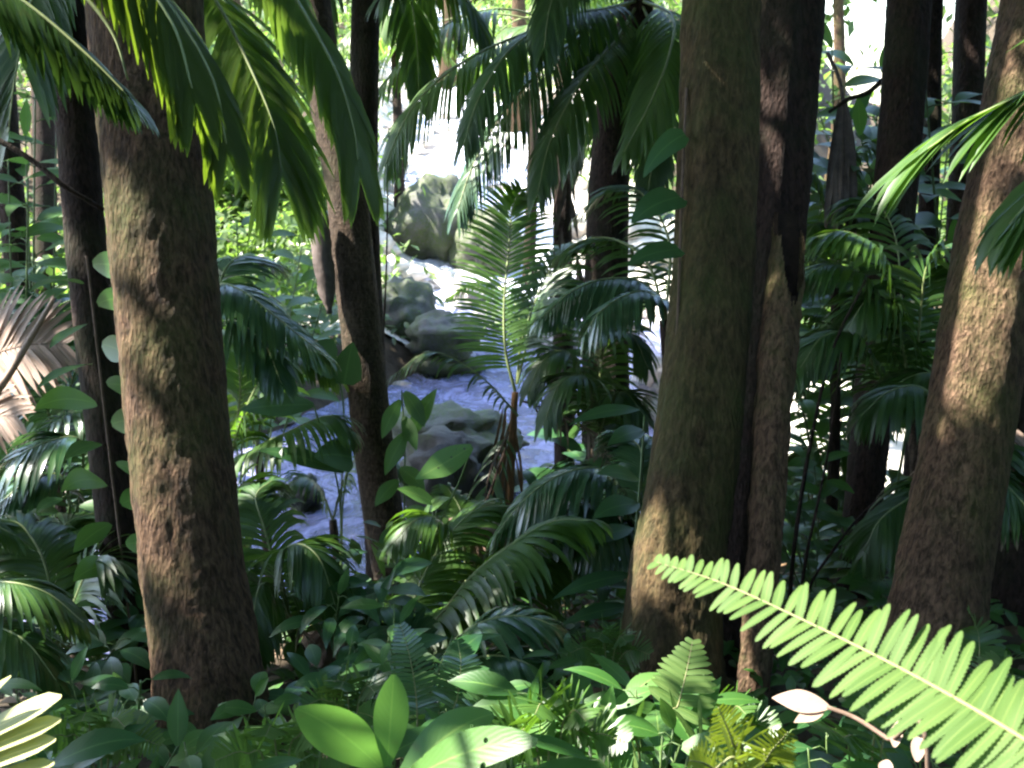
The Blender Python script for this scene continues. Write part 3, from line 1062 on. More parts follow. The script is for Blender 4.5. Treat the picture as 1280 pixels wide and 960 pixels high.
frond(t, PP([(150, -330, 5.1), (290, -120, 4.5), (370, 0, 4.35), (420, 90, 4.3), (442, 160, 4.3), (448, 200, 4.3)]), 58, 0.36, 0.040, (40, 18), .7, -10, 'palm_light', seed=151, t0=.25, fold=.06, jit=.7,
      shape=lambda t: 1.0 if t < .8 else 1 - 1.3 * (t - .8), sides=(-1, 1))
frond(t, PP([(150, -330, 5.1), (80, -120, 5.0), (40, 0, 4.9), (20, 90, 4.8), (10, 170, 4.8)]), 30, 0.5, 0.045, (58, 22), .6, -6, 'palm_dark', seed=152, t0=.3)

# the palm whose big soft leaf hangs close over the viewer
t = thing('overhanging_palm', 'palm with a huge dark leaf hanging close across the upper left', 'palm tree', ground(-1.9, 1.2))
mb = MB()
top = Vector((-1.75, 1.7, 1.25))
tube(mb, catmull([ground(-1.9, 1.2, -.15), Vector((-1.9, 1.25, -0.6)), Vector((-1.8, 1.5, .5)), top], 60), [.09 - .02 * i / 60 for i in range(61)], 24, bark_disp(24, .06, .05, .2))
put('trunk', mb, 'palm_bark', t)
frond(t, [top, P(-120, -330, 2.1), P(-20, -190, 2.1), P(90, -100, 2.1), P(190, -20, 2.1), P(262, 90, 2.1), P(283, 180, 2.1)], 66, .25, .023, (60, 22), .5, -14, 'palm_soft', seed=160, cull=False, t0=.28, r0=.010, fold=.08, jit=.9,
      shape=lambda t: .9 if t < .7 else .9 - 1.3 * (t - .7))
frond(t, [top, P(-260, -300, 2.2), P(-160, -160, 2.2), P(-60, -60, 2.2), P(40, 10, 2.2), P(110, 70, 2.2), P(160, 120, 2.2)], 62, .25, .023, (62, 24), .5, -10, 'palm_dark', seed=161, cull=False, t0=.28, r0=.010, fold=.08,
      shape=lambda t: .9 if t < .6 else .9 - 1.2 * (t - .6))
frond(t, [top, P(-60, -260, 1.9), P(60, -150, 1.9), P(150, -60, 1.9), P(215, 30, 1.9), P(240, 110, 1.9)], 60, .24, .024, (56, 20), .55, -16, 'palm_soft', seed=163, cull=True, t0=.3, r0=.010, fold=.08, jit=.9,
      shape=lambda t: .9 if t < .7 else .9 - 1.2 * (t - .7))
frond(t, [top, P(-200, -260, 2.0), P(-90, -150, 2.0), P(10, -80, 2.0), P(90, -20, 2.0), P(140, 40, 2.0), P(160, 100, 2.0)], 60, .24, .024, (58, 20), .55, -12, 'palm_soft', seed=164, cull=True, t0=.3, r0=.010, fold=.08,
      shape=lambda t: .9 if t < .7 else .9 - 1.2 * (t - .7))
for k in range(6):
    frond(t, arch(top, 150 + k * 40, 8, 1.7, .5), 34, .4, .04, (64, 26), .5, 4, 'palm_soft', seed=165 + k)

# the dark palm in the middle with the arching fronds over the pool
t = thing('feather_palm', 'dark trunked palm with feathery fronds arching over the bright pool', 'palm tree', palm_base(758, 720, 8.6))
top = palm_trunk(t, [(760, 720, 8.6, 66), (758, 560, 8.6, 62), (757, 400, 8.6, 58), (762, 220, 8.6, 50), (774, 100, 8.6, 44)], 'bark_dark', seed=25, top=P(800, 0, 8.5))
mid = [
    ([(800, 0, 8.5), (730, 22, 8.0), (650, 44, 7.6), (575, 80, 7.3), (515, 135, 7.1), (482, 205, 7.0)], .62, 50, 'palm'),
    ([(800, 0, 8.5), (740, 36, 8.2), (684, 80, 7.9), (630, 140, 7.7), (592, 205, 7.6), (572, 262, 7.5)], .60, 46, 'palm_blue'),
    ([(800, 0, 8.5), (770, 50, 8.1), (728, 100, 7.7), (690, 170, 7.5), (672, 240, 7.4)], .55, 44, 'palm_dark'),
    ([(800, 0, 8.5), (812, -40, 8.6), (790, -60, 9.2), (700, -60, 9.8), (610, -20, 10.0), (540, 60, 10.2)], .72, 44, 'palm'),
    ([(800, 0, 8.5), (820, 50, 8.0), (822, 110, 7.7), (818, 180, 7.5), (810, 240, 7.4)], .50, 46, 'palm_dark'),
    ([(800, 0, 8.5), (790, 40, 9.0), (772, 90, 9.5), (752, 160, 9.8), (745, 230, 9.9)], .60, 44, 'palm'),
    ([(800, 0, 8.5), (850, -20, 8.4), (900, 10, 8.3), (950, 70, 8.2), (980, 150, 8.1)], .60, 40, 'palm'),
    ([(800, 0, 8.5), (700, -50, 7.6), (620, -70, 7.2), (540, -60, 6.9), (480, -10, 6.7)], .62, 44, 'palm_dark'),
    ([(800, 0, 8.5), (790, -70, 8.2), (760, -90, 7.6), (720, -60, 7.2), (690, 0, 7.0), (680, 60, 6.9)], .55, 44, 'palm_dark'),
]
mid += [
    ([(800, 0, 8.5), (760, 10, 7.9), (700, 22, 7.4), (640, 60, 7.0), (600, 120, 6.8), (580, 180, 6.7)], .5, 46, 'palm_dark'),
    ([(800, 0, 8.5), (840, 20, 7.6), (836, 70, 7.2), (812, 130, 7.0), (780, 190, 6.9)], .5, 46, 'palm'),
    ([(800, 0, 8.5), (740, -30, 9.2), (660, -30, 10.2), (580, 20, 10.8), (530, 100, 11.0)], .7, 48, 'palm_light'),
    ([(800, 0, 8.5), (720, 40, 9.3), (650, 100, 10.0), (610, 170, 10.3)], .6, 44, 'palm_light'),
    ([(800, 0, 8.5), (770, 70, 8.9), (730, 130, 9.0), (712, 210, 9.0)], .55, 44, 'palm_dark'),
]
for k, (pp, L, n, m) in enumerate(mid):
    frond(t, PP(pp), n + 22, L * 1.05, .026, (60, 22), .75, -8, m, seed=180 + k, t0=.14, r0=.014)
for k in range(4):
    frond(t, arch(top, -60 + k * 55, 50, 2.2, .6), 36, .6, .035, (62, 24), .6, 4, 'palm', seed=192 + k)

t = thing('thin_palm', 'thin dark palm stem with shaggy dead leaves beside the feathery palm', 'palm tree', palm_base(706, 640, 10.5))
top = palm_trunk(t, [(706, 640, 10.5, 26), (704, 450, 10.5, 25), (703, 280, 10.5, 24), (704, 150, 10.5, 22)], 'bark_dark', seed=26, top=P(706, 40, 10.5))
for k in range(7):
    frond(t, arch(top, k * 52 + 20, 24, 2.6, .62), 46, .66, .036, (62, 24), .7, -4, 'palm', seed=200 + k)
mb = MB()
rnd = random.Random(3)
for k in range(26):
    p = P(rnd.uniform(690, 722), rnd.uniform(180, 480), 10.35)
    blade(mb, p, Vector((rnd.uniform(-.3, .3), -.1, -1)), Vector((rnd.uniform(-.4, .4), -1, 0)), rnd.uniform(.3, .8), .05, p_lance, .1, .2, 4)
put('skirt', mb, 'dead_grey', t)

# young palm in the middle of the picture, upright leaf, dead brown sheath
t = thing('young_palm', 'young palm with one upright feather leaf lit over the pool', 'palm', palm_base(632, 700, 7.6), 'young palms')
mb = MB()
b = t.location
tube(mb, catmull([b - Z * .1, P(636, 640, 7.6), P(640, 560, 7.6), P(644, 490, 7.6)], 40), [M(11, 7.6) / 2 * (1.2 - .4 * i / 40) for i in range(41)], 14, bark_disp(27, .1, .1))
put('trunk', mb, 'dead', t)
frond(t, PP([(644, 490, 7.6), (632, 440, 7.6), (630, 380, 7.65), (636, 310, 7.75), (640, 262, 7.8), (652, 236, 7.7)]), 54, .42, .024, (80, 40), .30, 12, 'palm', up=Vector((0, -1, .25)), seed=210, t0=.12, r0=.012,
      shape=lambda t: .5 + 1.6 * t if t < .3 else 1.0 - .75 * max(0, (t - .5) / .5) ** 1.5)
frond(t, PP([(646, 480, 7.6), (652, 430, 7.6), (672, 370, 7.6), (700, 320, 7.7), (735, 300, 7.8)]), 36, .40, .028, (70, 30), .5, 8, 'palm_dark', seed=211, t0=.2, r0=.010)
frond(t, PP([(646, 480, 7.6), (650, 420, 7.7), (640, 372, 8.0), (600, 352, 8.4), (560, 372, 8.6)]), 36, .36, .026, (70, 30), .5, 0, 'palm', seed=212, t0=.3, r0=.010)
frond(t, PP([(646, 480, 7.6), (662, 420, 7.6), (676, 400, 7.8), (690, 390, 8.2)]), 26, .36, .028, (60, 30), .6, 0, 'palm', seed=213, t0=.3, r0=.010)
mb = MB()
rnd = random.Random(4)
for k in range(16):
    blade(mb, P(rnd.uniform(628, 650), rnd.uniform(500, 570), 7.5), Vector((rnd.uniform(-.35, .2), -.15, -1)), Vector((rnd.uniform(-.6, .6), -1, 0)), rnd.uniform(.25, .7), .022, p_lance, .05, .3, 4)
put('dead_sheath', mb, 'dead', t)
for k, (pp) in enumerate([[(650, 500, 7.5), (700, 520, 7.4), (752, 560, 7.2), (775, 660, 7.1)], [(636, 540, 7.5), (610, 600, 7.3), (604, 680, 7.2)], [(648, 520, 7.5), (600, 470, 7.4), (540, 440, 7.3), (490, 470, 7.3)]]):
    frond(t, PP(pp), 26, .28, .02, (60, 30), .8, 0, 'dry' if k == 0 else 'palm_dark', seed=214 + k, r0=.009, drop_p=.35, rmat='twig' if k < 2 else 'rachis')

# palm between the pool and the big trunk: the drooping comb of leaflets
t = thing('comb_palm', 'low palm with a drooping comb of glossy leaflets before the dark trunk', 'palm', palm_base(836, 700, 6.6), 'young palms')
b = t.location
mb = MB()
c0 = P(832, 400, 6.7)
tube(mb, catmull([b - Z * .1, P(836, 620, 6.6), P(836, 480, 6.7), c0], 40), [M(16, 6.6) / 2] * 41, 14, bark_disp(28, .1, .1))
put('trunk', mb, 'bark_dark', t)
frond(t, [c0] + PP([(822, 370, 6.5), (795, 350, 6.4), (750, 350, 6.3), (712, 366, 6.2), (676, 398, 6.1)]), 36, .40, .040, (64, 26), .95, -10, 'palm_blue', seed=220, t0=.1, r0=.011, jit=.6)
frond(t, [c0] + PP([(830, 380, 6.4), (806, 364, 6.2), (776, 372, 6.1), (748, 392, 6.0), (730, 420, 6.0)]), 30, .36, .036, (64, 28), .9, -6, 'palm_blue', seed=221, t0=.1, r0=.011)
frond(t, [c0] + PP([(810, 330, 6.9), (770, 300, 7.1), (730, 300, 7.2), (696, 320, 7.3)]), 34, .40, .030, (64, 28), .7, -4, 'palm_dark', seed=222, t0=.1, r0=.011)
frond(t, [c0] + PP([(836, 300, 6.9), (800, 240, 7.1), (760, 236, 7.2), (720, 270, 7.3)]), 34, .40, .030, (64, 28), .7, -4, 'palm_dark', seed=223, t0=.1, r0=.011)
frond(t, [c0] + PP([(870, 340, 6.9), (920, 300, 7.1), (980, 300, 7.2), (1040, 330, 7.3)]), 34, .45, .030, (64, 28), .7, -4, 'palm_dark', seed=224, t0=.1, r0=.011)


def low_palm(label, base, crown, fronds, mats='palm', L=.42, W=.034, n=34, seed=0, ang=(66, 26), droop=.7, vee=0, trunk_w=.05, bark='palm_bark', t0=.12, name='understorey_palm', group='understorey palms', r0=.010, **kw):
    """base/crown: (px, py, d); fronds: pixel paths that leave the crown (each may carry its own material)."""
    g = palm_base(*base)
    c = P(*crown)
    if c.z < g.z + .15:
        c.z = g.z + .15
    t = thing(name, label, 'palm', g, group)
    mb = MB()
    cur = catmull([g - Z * .12, g.lerp(c, .45) + Vector((.03, 0, 0)), c], 30)
    tube(mb, cur, [trunk_w * (1 - .35 * i / 30) for i in range(31)], 14, bark_disp(seed + 50, .08, .1, .25))
    put('trunk', mb, bark, t)
    for k, f in enumerate(fronds):
        m = mats
        if isinstance(f, tuple):
            f, m = f
        frond(t, [c] + PP(f), n, L, W, ang, droop, vee, m, seed=seed * 10 + k + 300, t0=t0, r0=r0, **kw)
    return t


# understorey palms, written from the photograph one by one
low_palm('silvery arching palm between the thick mossy trunk and the ringed palm', (262, 600, 7.0), (262, 420, 7.0),
         [[(270, 360, 6.9), (300, 362, 6.8), (340, 392, 6.7), (380, 424, 6.6), (410, 446, 6.6)], [(280, 340, 7.2), (310, 320, 7.4), (350, 330, 7.6)], [(240, 340, 7.2), (200, 330, 7.3), (160, 360, 7.4)],
          [(290, 400, 6.8), (330, 430, 6.7), (352, 480, 6.6)]], 'palm_blue', .42, .042, 30, 1)
low_palm('palm with a wide pale comb leaf hanging over the water, under the silvery one', (300, 640, 7.6), (286, 590, 7.5),
         [([(300, 530, 7.3), (330, 470, 7.2), (372, 446, 7.1), (412, 462, 7.0)], 'palm'), ([(300, 500, 7.4), (300, 430, 7.4), (330, 400, 7.4)], 'palm'),
          ([(320, 560, 7.2), (360, 540, 7.0), (410, 520, 6.9), (440, 540, 6.9)], 'palm')], 'palm', .44, .032, 38, 2, droop=.95)
low_palm('small yellow green palm curling by the water beside the thick trunk', (330, 760, 6.4), (322, 740, 6.4),
         [[(300, 660, 6.3), (292, 620, 6.3), (312, 604, 6.2), (346, 620, 6.2)], [(300, 700, 6.3), (270, 680, 6.4), (240, 700, 6.4)]], 'palm', .34, .034, 34, 3, droop=.7)
low_palm('dark drooping palm with lank leaflets beside the foot of the thick trunk', (366, 880, 5.4), (372, 850, 5.4),
         [[(360, 760, 5.2), (350, 700, 5.1), (372, 680, 5.0), (400, 700, 4.9), (420, 760, 4.9)], [(350, 770, 5.2), (330, 730, 5.1), (318, 760, 5.0), (316, 820, 5.0)], [(380, 780, 5.2), (400, 740, 5.2), (430, 740, 5.1), (460, 770, 5.1)],
           [(352, 740, 5.4), (330, 660, 5.4), (320, 620, 5.5), (340, 600, 5.6)]], 'palm_dark', .40, .030, 34, 4, droop=1.0)
low_palm('large strappy palm whose leaf sweeps up between the pool and the big trunk', (520, 860, 5.6), (500, 830, 5.6),
         [[(540, 780, 5.5), (590, 720, 5.4), (640, 680, 5.3), (690, 652, 5.3), (740, 650, 5.2)], [(550, 770, 5.6), (610, 740, 5.7), (660, 700, 5.8), (690, 700, 5.8)], [(510, 770, 5.8), (540, 700, 6.0), (590, 640, 6.1), (640, 632, 6.1)], ([(480, 800, 5.6), (440, 770, 5.6), (410, 800, 5.5)], 'dry')], 'palm', .46, .034, 44, 5, droop=1.0, ang=(56, 20))
low_palm('glossy blue green palm bent beneath the big trunk with a broad comb', (780, 760, 6.2), (792, 700, 6.2),
         [[(780, 620, 6.1), (748, 586, 6.0), (700, 594, 5.9), (656, 624, 5.8), (620, 668, 5.8)], [(770, 640, 6.1), (730, 630, 6.0), (690, 660, 5.9), (662, 700, 5.9)], [(800, 610, 6.4), (800, 560, 6.6), (770, 540, 6.7)],
          [(780, 650, 6.1), (750, 660, 5.9), (720, 690, 5.8)]], 'palm_blue', .44, .036, 40, 6, droop=.95)
low_palm('dark ribbed fan leaf palm low before the sunlit chink', (560, 900, 4.8), (540, 880, 4.8),
         [[(556, 820, 4.7), (590, 784, 4.6), (640, 770, 4.6), (690, 782, 4.6), (730, 820, 4.6)], [(560, 840, 4.6), (610, 820, 4.5), (660, 830, 4.4), (700, 860, 4.4)], [(520, 830, 4.8), (500, 790, 4.8), (460, 790, 4.8)]],
         'palm_blue', .30, .040, 34, 7, droop=.75, vee=4)
low_palm('bluish shining palm by the dry leaf at the edge', (70, 720, 6.0), (90, 680, 6.0),
         [[(104, 580, 5.9), (96, 548, 5.8), (60, 552, 5.7), (20, 572, 5.6), (-20, 604, 5.6)], [(80, 600, 5.9), (40, 600, 5.8), (0, 630, 5.7), (-30, 670, 5.7)], [(120, 600, 6.1), (130, 560, 6.3), (160, 550, 6.4), (200, 580, 6.4)],
          [(110, 640, 5.9), (150, 620, 5.9), (190, 650, 5.9)]], 'palm_blue', .42, .040, 34, 8, droop=.8)
low_palm('dark palm with a pale ribbed leaf curving in above the lit fingers', (-60, 940, 4.2), (-80, 860, 4.2),
         [[(-60, 770, 4.1), (-30, 735, 4.1), (10, 728, 4.0), (60, 742, 4.0), (104, 778, 4.0)], [(-60, 790, 4.1), (-20, 780, 4.0), (30, 800, 3.9), (70, 850, 3.9)], [(-100, 780, 4.2), (-120, 700, 4.3), (-90, 640, 4.4), (-40, 640, 4.4), (20, 670, 4.4)]],
         'palm_dark', .30, .026, 44, 9, droop=.85)
low_palm('small palm in the dark corner under the vine clad trunk', (60, 860, 5.0), (70, 850, 5.0),
         [[(60, 720, 5.0), (30, 660, 5.1), (0, 650, 5.1)], [(90, 760, 4.9), (120, 700, 4.9), (150, 720, 4.8)], [(70, 740, 5.2), (80, 660, 5.4), (120, 640, 5.5)], [(50, 800, 4.8), (10, 800, 4.7), (-20, 840, 4.7)]],
         'palm_dark', .36, .03, 36, 10, droop=.8)
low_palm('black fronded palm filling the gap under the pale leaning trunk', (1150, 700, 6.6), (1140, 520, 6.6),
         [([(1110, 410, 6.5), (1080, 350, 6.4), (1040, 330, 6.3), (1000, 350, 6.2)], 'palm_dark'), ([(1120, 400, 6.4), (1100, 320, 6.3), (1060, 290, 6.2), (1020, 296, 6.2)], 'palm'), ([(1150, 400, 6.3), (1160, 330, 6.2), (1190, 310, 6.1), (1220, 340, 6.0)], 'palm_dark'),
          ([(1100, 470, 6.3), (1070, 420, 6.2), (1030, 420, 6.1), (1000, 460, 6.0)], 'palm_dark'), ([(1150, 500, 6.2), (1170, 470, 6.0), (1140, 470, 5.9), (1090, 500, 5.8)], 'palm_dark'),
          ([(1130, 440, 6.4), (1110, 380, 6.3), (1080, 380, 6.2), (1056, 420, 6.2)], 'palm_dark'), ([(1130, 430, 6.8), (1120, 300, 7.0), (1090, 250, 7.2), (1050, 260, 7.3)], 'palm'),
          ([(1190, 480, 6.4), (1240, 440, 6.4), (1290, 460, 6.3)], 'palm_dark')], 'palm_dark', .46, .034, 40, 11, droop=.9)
low_palm('palm with narrow hanging leaflets in the dark by the slanting black trunk', (1180, 800, 5.6), (1190, 640, 5.6),
         [[(1176, 520, 5.5), (1150, 484, 5.4), (1110, 490, 5.3), (1076, 520, 5.3)], [(1170, 600, 5.4), (1140, 620, 5.3), (1100, 650, 5.2), (1080, 690, 5.2)], [(1230, 560, 5.6), (1262, 560, 5.6), (1300, 600, 5.6)],
          [(1220, 590, 5.3), (1250, 600, 5.2), (1290, 640, 5.1)], ([(1200, 580, 5.8), (1220, 530, 5.8), (1250, 560, 5.8), (1262, 660, 5.7)], 'dry')], 'palm_dark', .42, .030, 34, 12, droop=1.1)

low_palm('sunlit yellow green palm in the bright chink beside the broken trunk', (1040, 700, 9.4), (1040, 600, 9.4),
         [[(1030, 540, 9.3), (1010, 490, 9.2), (985, 480, 9.1), (960, 500, 9.0)], [(1046, 520, 9.3), (1052, 450, 9.2), (1040, 400, 9.1), (1010, 390, 9.0)], [(1060, 540, 9.3), (1090, 510, 9.2), (1130, 520, 9.1)],
          [(1030, 570, 9.1), (1010, 560, 8.9), (990, 590, 8.8)], [(1050, 560, 9.0), (1070, 560, 8.8), (1090, 600, 8.7)]], 'palm', .5, .04, 34, 13, droop=.8)
low_palm('pale green palm fanning out over the lavender water glints', (330, 680, 8.4), (322, 560, 8.4),
         [[(300, 470, 8.3), (282, 420, 8.2), (300, 390, 8.1), (340, 396, 8.0)], [(330, 500, 8.2), (350, 450, 8.0), (390, 440, 7.9), (420, 470, 7.8)], [(300, 520, 8.3), (270, 500, 8.4), (240, 510, 8.5)]], 'palm_light', .48, .034, 38, 14, droop=.8)
low_palm('tangled dark palm at the water edge behind the foot of the ringed palm', (420, 740, 9.0), (416, 650, 9.0),
         [[(400, 610, 8.9), (380, 596, 8.8), (356, 610, 8.7)], [(430, 600, 8.9), (450, 570, 8.9), (480, 570, 8.9), (510, 600, 8.8)]], 'palm_dark', .34, .028, 30, 15, droop=.9)
low_palm('dusky palm filling the shade around the dark feathery trunk', (742, 700, 7.8), (744, 560, 7.8),
         [[(730, 480, 7.7), (710, 440, 7.6), (680, 450, 7.5), (660, 490, 7.4)], [(750, 470, 7.7), (760, 420, 7.6), (790, 420, 7.5), (810, 460, 7.4)], [(740, 500, 7.5), (730, 470, 7.3), (700, 480, 7.2), (680, 530, 7.1)],
          [(760, 510, 7.5), (780, 490, 7.3), (806, 520, 7.2)], [(748, 450, 7.8), (744, 380, 7.8), (720, 350, 7.8)]], 'palm_dark', .42, .030, 38, 17, droop=.9)
low_palm('palm with a mass of long lank leaflets below the bright pointed leaf', (580, 800, 6.4), (584, 760, 6.4),
         [[(570, 690, 6.3), (550, 650, 6.2), (520, 650, 6.1), (490, 680, 6.0)], ([(590, 690, 6.3), (600, 660, 6.3), (640, 660, 6.2), (670, 700, 6.1)], 'dry'), [(600, 700, 6.2), (640, 680, 6.1), (680, 700, 6.0), (700, 740, 5.9)],
          [(580, 690, 6.5), (576, 640, 6.7), (560, 610, 6.8)]], 'palm', .36, .026, 38, 18, droop=.9)
low_palm('bluish palm half behind the thick trunk above the dry frond', (60, 700, 7.4), (70, 560, 7.4),
         [[(90, 480, 7.3), (110, 440, 7.2), (150, 440, 7.1)], [(50, 480, 7.3), (20, 440, 7.3), (-20, 450, 7.2)], [(80, 520, 7.1), (120, 510, 7.0), (160, 540, 6.9)], [(60, 460, 7.6), (60, 390, 7.7), (30, 360, 7.8)]],
         'palm_blue', .44, .036, 34, 19, droop=.8)
low_palm('leafy palm high in the gap between the furrowed trunk and the slanting one', (1040, 640, 8.0), (1044, 360, 8.0),
         [[(1030, 260, 7.9), (1010, 220, 7.8), (985, 230, 7.7)], [(1050, 250, 7.9), (1070, 190, 7.8), (1100, 190, 7.7), (1130, 230, 7.6)], [(1040, 290, 7.8), (1020, 280, 7.6), (1000, 310, 7.5)], [(1060, 290, 7.8), (1090, 270, 7.6), (1120, 300, 7.5)]],
         'palm', .42, .034, 36, 20, droop=.8, bark='bark_dark')
for lab, bx, top, k in [('far palm with pale fronds at the head of the cascade', 500, (492, 30, 24.0), 30), ('far feathery palm behind the dark palm on the slope', 660, (668, 40, 21.0), 31)]:
    d = top[2]
    fr = []
    for a in (-150, -100, -50, -10, 25, 60, 110):
        sx, sy = math.sin(R(a)), -math.cos(R(a))
        fr.append([(top[0] + sx * r * 70, top[1] + sy * r * 26 - 14 * r + 42 * r * r, d + r * sy) for r in (.3, .65, 1.0, 1.25)])
    low_palm(lab, (bx, 300, d), top, fr, 'palm_light', .75, .05, 36, k, droop=.8, trunk_w=.13, name='background_palm', group='palms beyond the stream', r0=.02, bark='bark_dark')
# broad leaflets reaching in at the right
g = ground(1.95, 2.1)
t = thing('broad_leaflet_palm', 'palm with broad shining leaflets reaching across the pale leaning trunk', 'palm', g, 'understorey palms')
c0 = Vector((2.0, 2.2, 0.15))
mb = MB()
tube(mb, catmull([g - Z * .12, Vector((2.0, 2.1, -1.2)), c0], 40), [.055 - .02 * i / 40 for i in range(41)], 18, bark_disp(61, .06, .08, .2))
put('trunk', mb, 'palm_bark', t)
frond(t, [c0, P(1420, 10, 2.5), P(1370, 60, 2.55), P(1320, 92, 2.6), P(1270, 122, 2.62), P(1215, 148, 2.65), P(1160, 186, 2.65)], 19, .34, .044, (40, 10), .4, -4, 'palm', seed=340, t0=.1, r0=.010, fold=.28, jit=.8,
      shape=lambda t: .9 if t < .8 else .9 - .8 * (t - .8))
frond(t, [c0, P(1460, 60, 2.2), P(1420, 130, 2.15), P(1360, 190, 2.1), P(1300, 240, 2.1), P(1262, 280, 2.1)], 17, .30, .044, (40, 12), .5, -4, 'palm', seed=341, t0=.1, r0=.010, fold=.28)
for k in range(5):
    frond(t, arch(c0, 60 + k * 50, 38, 1.3, .7), 20, .42, .055, (52, 18), .5, 0, 'broad', seed=345 + k, fold=.28)

# dry fallen frond at the edge, lit
t = thing('dry_frond', 'dry pinkish fallen palm frond bleached by the sun', 'dead frond', P(-60, 480, 6.6))
frond(t, PP([(-120, 560, 6.7), (-70, 490, 6.6), (-20, 450, 6.5), (30, 432, 6.4), (80, 430, 6.4)]), 32, .50, .045, (72, 40), .25, 0, 'dry', up=Vector((0, -1, .6)), seed=360, rmat='twig', t0=.02, fold=.3)
frond(t, PP([(-120, 560, 6.7), (-80, 540, 6.4), (-30, 520, 6.2), (20, 520, 6.1)]), 24, .40, .040, (60, 30), .35, 0, 'dry', up=Vector((0, -1, .6)), seed=361, rmat='twig', t0=.02, fold=.3)
mb = MB()
tube(mb, catmull(PP([(-20, 510, 6.0), (10, 470, 6.0), (40, 420, 6.0), (68, 372, 6.0)]), 20), [M(6 - 3 * i / 20, 6.0) for i in range(21)], 8)
single('dead_stick', mb, 'dry', 'pale bare stick leaning over the dry pinkish frond', 'stick', P(-20, 510, 6.0))
mb = MB()
tube(mb, catmull(PP([(-10, 170, 4.7), (40, 200, 4.7), (80, 232, 4.7), (130, 262, 4.8)]), 20), [M(3.5, 4.7)] * 21, 8, bark_disp(70, .3, .2))
single('bare_branch', mb, 'bark_dark', 'thin dark branch crossing the green gap beside the vine clad trunk', 'branch', P(-10, 170, 4.7))

# pale lit palm fingers low at the left
g = ground(-.95, 1.35)
t = thing('seedling_palm', 'palm seedling with pale sunlit finger leaflets in the lower corner', 'palm', g, 'palm seedlings')
mb = MB()
tube(mb, catmull([g - Z * .05, P(-160, 1010, 1.6), P(-110, 950, 1.55)], 16), [.012] * 17, 8)
put('stem', mb, 'stem', t)
mb = MB()
for a, b, W in [((-80, 950), (72, 864), .050), ((-80, 962), (72, 893), .044), ((-70, 975), (66, 918), .042), ((-70, 1000), (64, 948), .040), ((-90, 945), (10, 840), .024), ((-90, 990), (20, 1000), .024)]:
    p, q = P(a[0], a[1], 1.55), P(b[0], b[1], 1.45)
    blade(mb, p, q - p, Vector((-.5, -.5, 1)), (q - p).length, W * .8, p_pinna, .05, .12, 9)
put('leaflets', mb, 'pale_leaf', t)


# ================================================================== BROAD LEAVED PLANTS
def leafy(label, base, top, n, L, W, material='broad', seed=0, prof=p_oval, name='understorey_shrub', cat='shrub', group='broad leaved understorey', spread=1.0, start=.35, pet=.25, droop=.45, stems=1, face=None, lift=.25,
          splay=.18, stem_r=.006):
    """A stem (or a few) from the ground to the point at pixel top, with alternate leaves along it."""
    rnd = random.Random(seed * 7 + 11)
    g = palm_base(*base)
    c = P(*top)
    t = thing(name, label, cat, g, group)
    sm, lm = MB(), MB()
    for s in range(stems):
        e = c + (Vector((rnd.uniform(-1, 1), rnd.uniform(-1, 1), rnd.uniform(-.6, .1))) * splay * (2.2 if s else 0))
        mid = g.lerp(e, .5) + Vector((rnd.uniform(-.06, .06), rnd.uniform(-.06, .06), .05))
        cur = catmull([g + Vector((rnd.uniform(-.05, .05), rnd.uniform(-.05, .05), -.06)), mid, e], 24)
        tube(sm, cur, [stem_r * (1.25 - .7 * i / 24) for i in range(25)], 7)
        az = rnd.uniform(0, 360)
        for k in range(n):
            u = start + (1 - start) * (k + .5) / n
            i = min(23, int(u * 24))
            p = cur[i].lerp(cur[i + 1], u * 24 - i)
            az += 137 + rnd.uniform(-25, 25)
            d = Vector((math.sin(R(az)), math.cos(R(az)) * .8 - .25, lift + rnd.uniform(-.15, .25))).normalized()
            q = p + d * L * pet
            tube(sm, [p, p.lerp(q, .5) + Z * .01, q], [stem_r * .45] * 3, 5)
            sc = rnd.uniform(.75, 1.1) * spread
            nn = (Z + Vector((rnd.uniform(-.3, .3), rnd.uniform(-.55, -.05), 0)))
            blade(lm, q, d, nn, L * sc, W * sc * rnd.uniform(.9, 1.1), prof, droop * rnd.uniform(.7, 1.3), .14, 8, 0, rnd.uniform(-.3, .3))
        # the youngest leaf stands up at the tip
        if rnd.random() < .3:
            blade(lm, cur[-1], Vector((rnd.uniform(-.6, .6), rnd.uniform(-.5, .3), 1)), Vector((rnd.uniform(-.7, .7), -1, .2)), L * .7 * spread, W * .6 * spread, prof, .15, .3, 8)
    put('stem', sm, 'stem', t)
    put('foliage', lm, material, t)
    return t


def leaves_at(label, name, cat, base, spec, material, group=None, prof=p_oval, stem=None, stem_mat='stem', sr=.006):
    """A plant with single leaves at given places: spec rows (p0, p1, width px, droop, nrm)."""
    g = palm_base(*base)
    t = thing(name, label, cat, g, group)
    mb = MB()
    for path in (stem or []):
        pts = PP(path)
        tube(mb, catmull([g - Z * .05] + pts, 30), [sr] * 31, 7)
    if stem:
        put('stem', mb, stem_mat, t)
    for row in spec:
        a, b, w, dr, nr = row[:5]
        p, q = P(*a), P(*b)
        lb = MB()
        dd = (q - p)
        d0 = dd.normalized() + Z * dr * .55
        blade(lb, p, d0, Vector(nr), dd.length * (1.04 + .1 * dr), M(w, a[2]), row[5] if len(row) > 5 else prof, dr, .13, 12, 0, .15)
        put('leaf', lb, row[6] if len(row) > 6 else material, t)
    return t


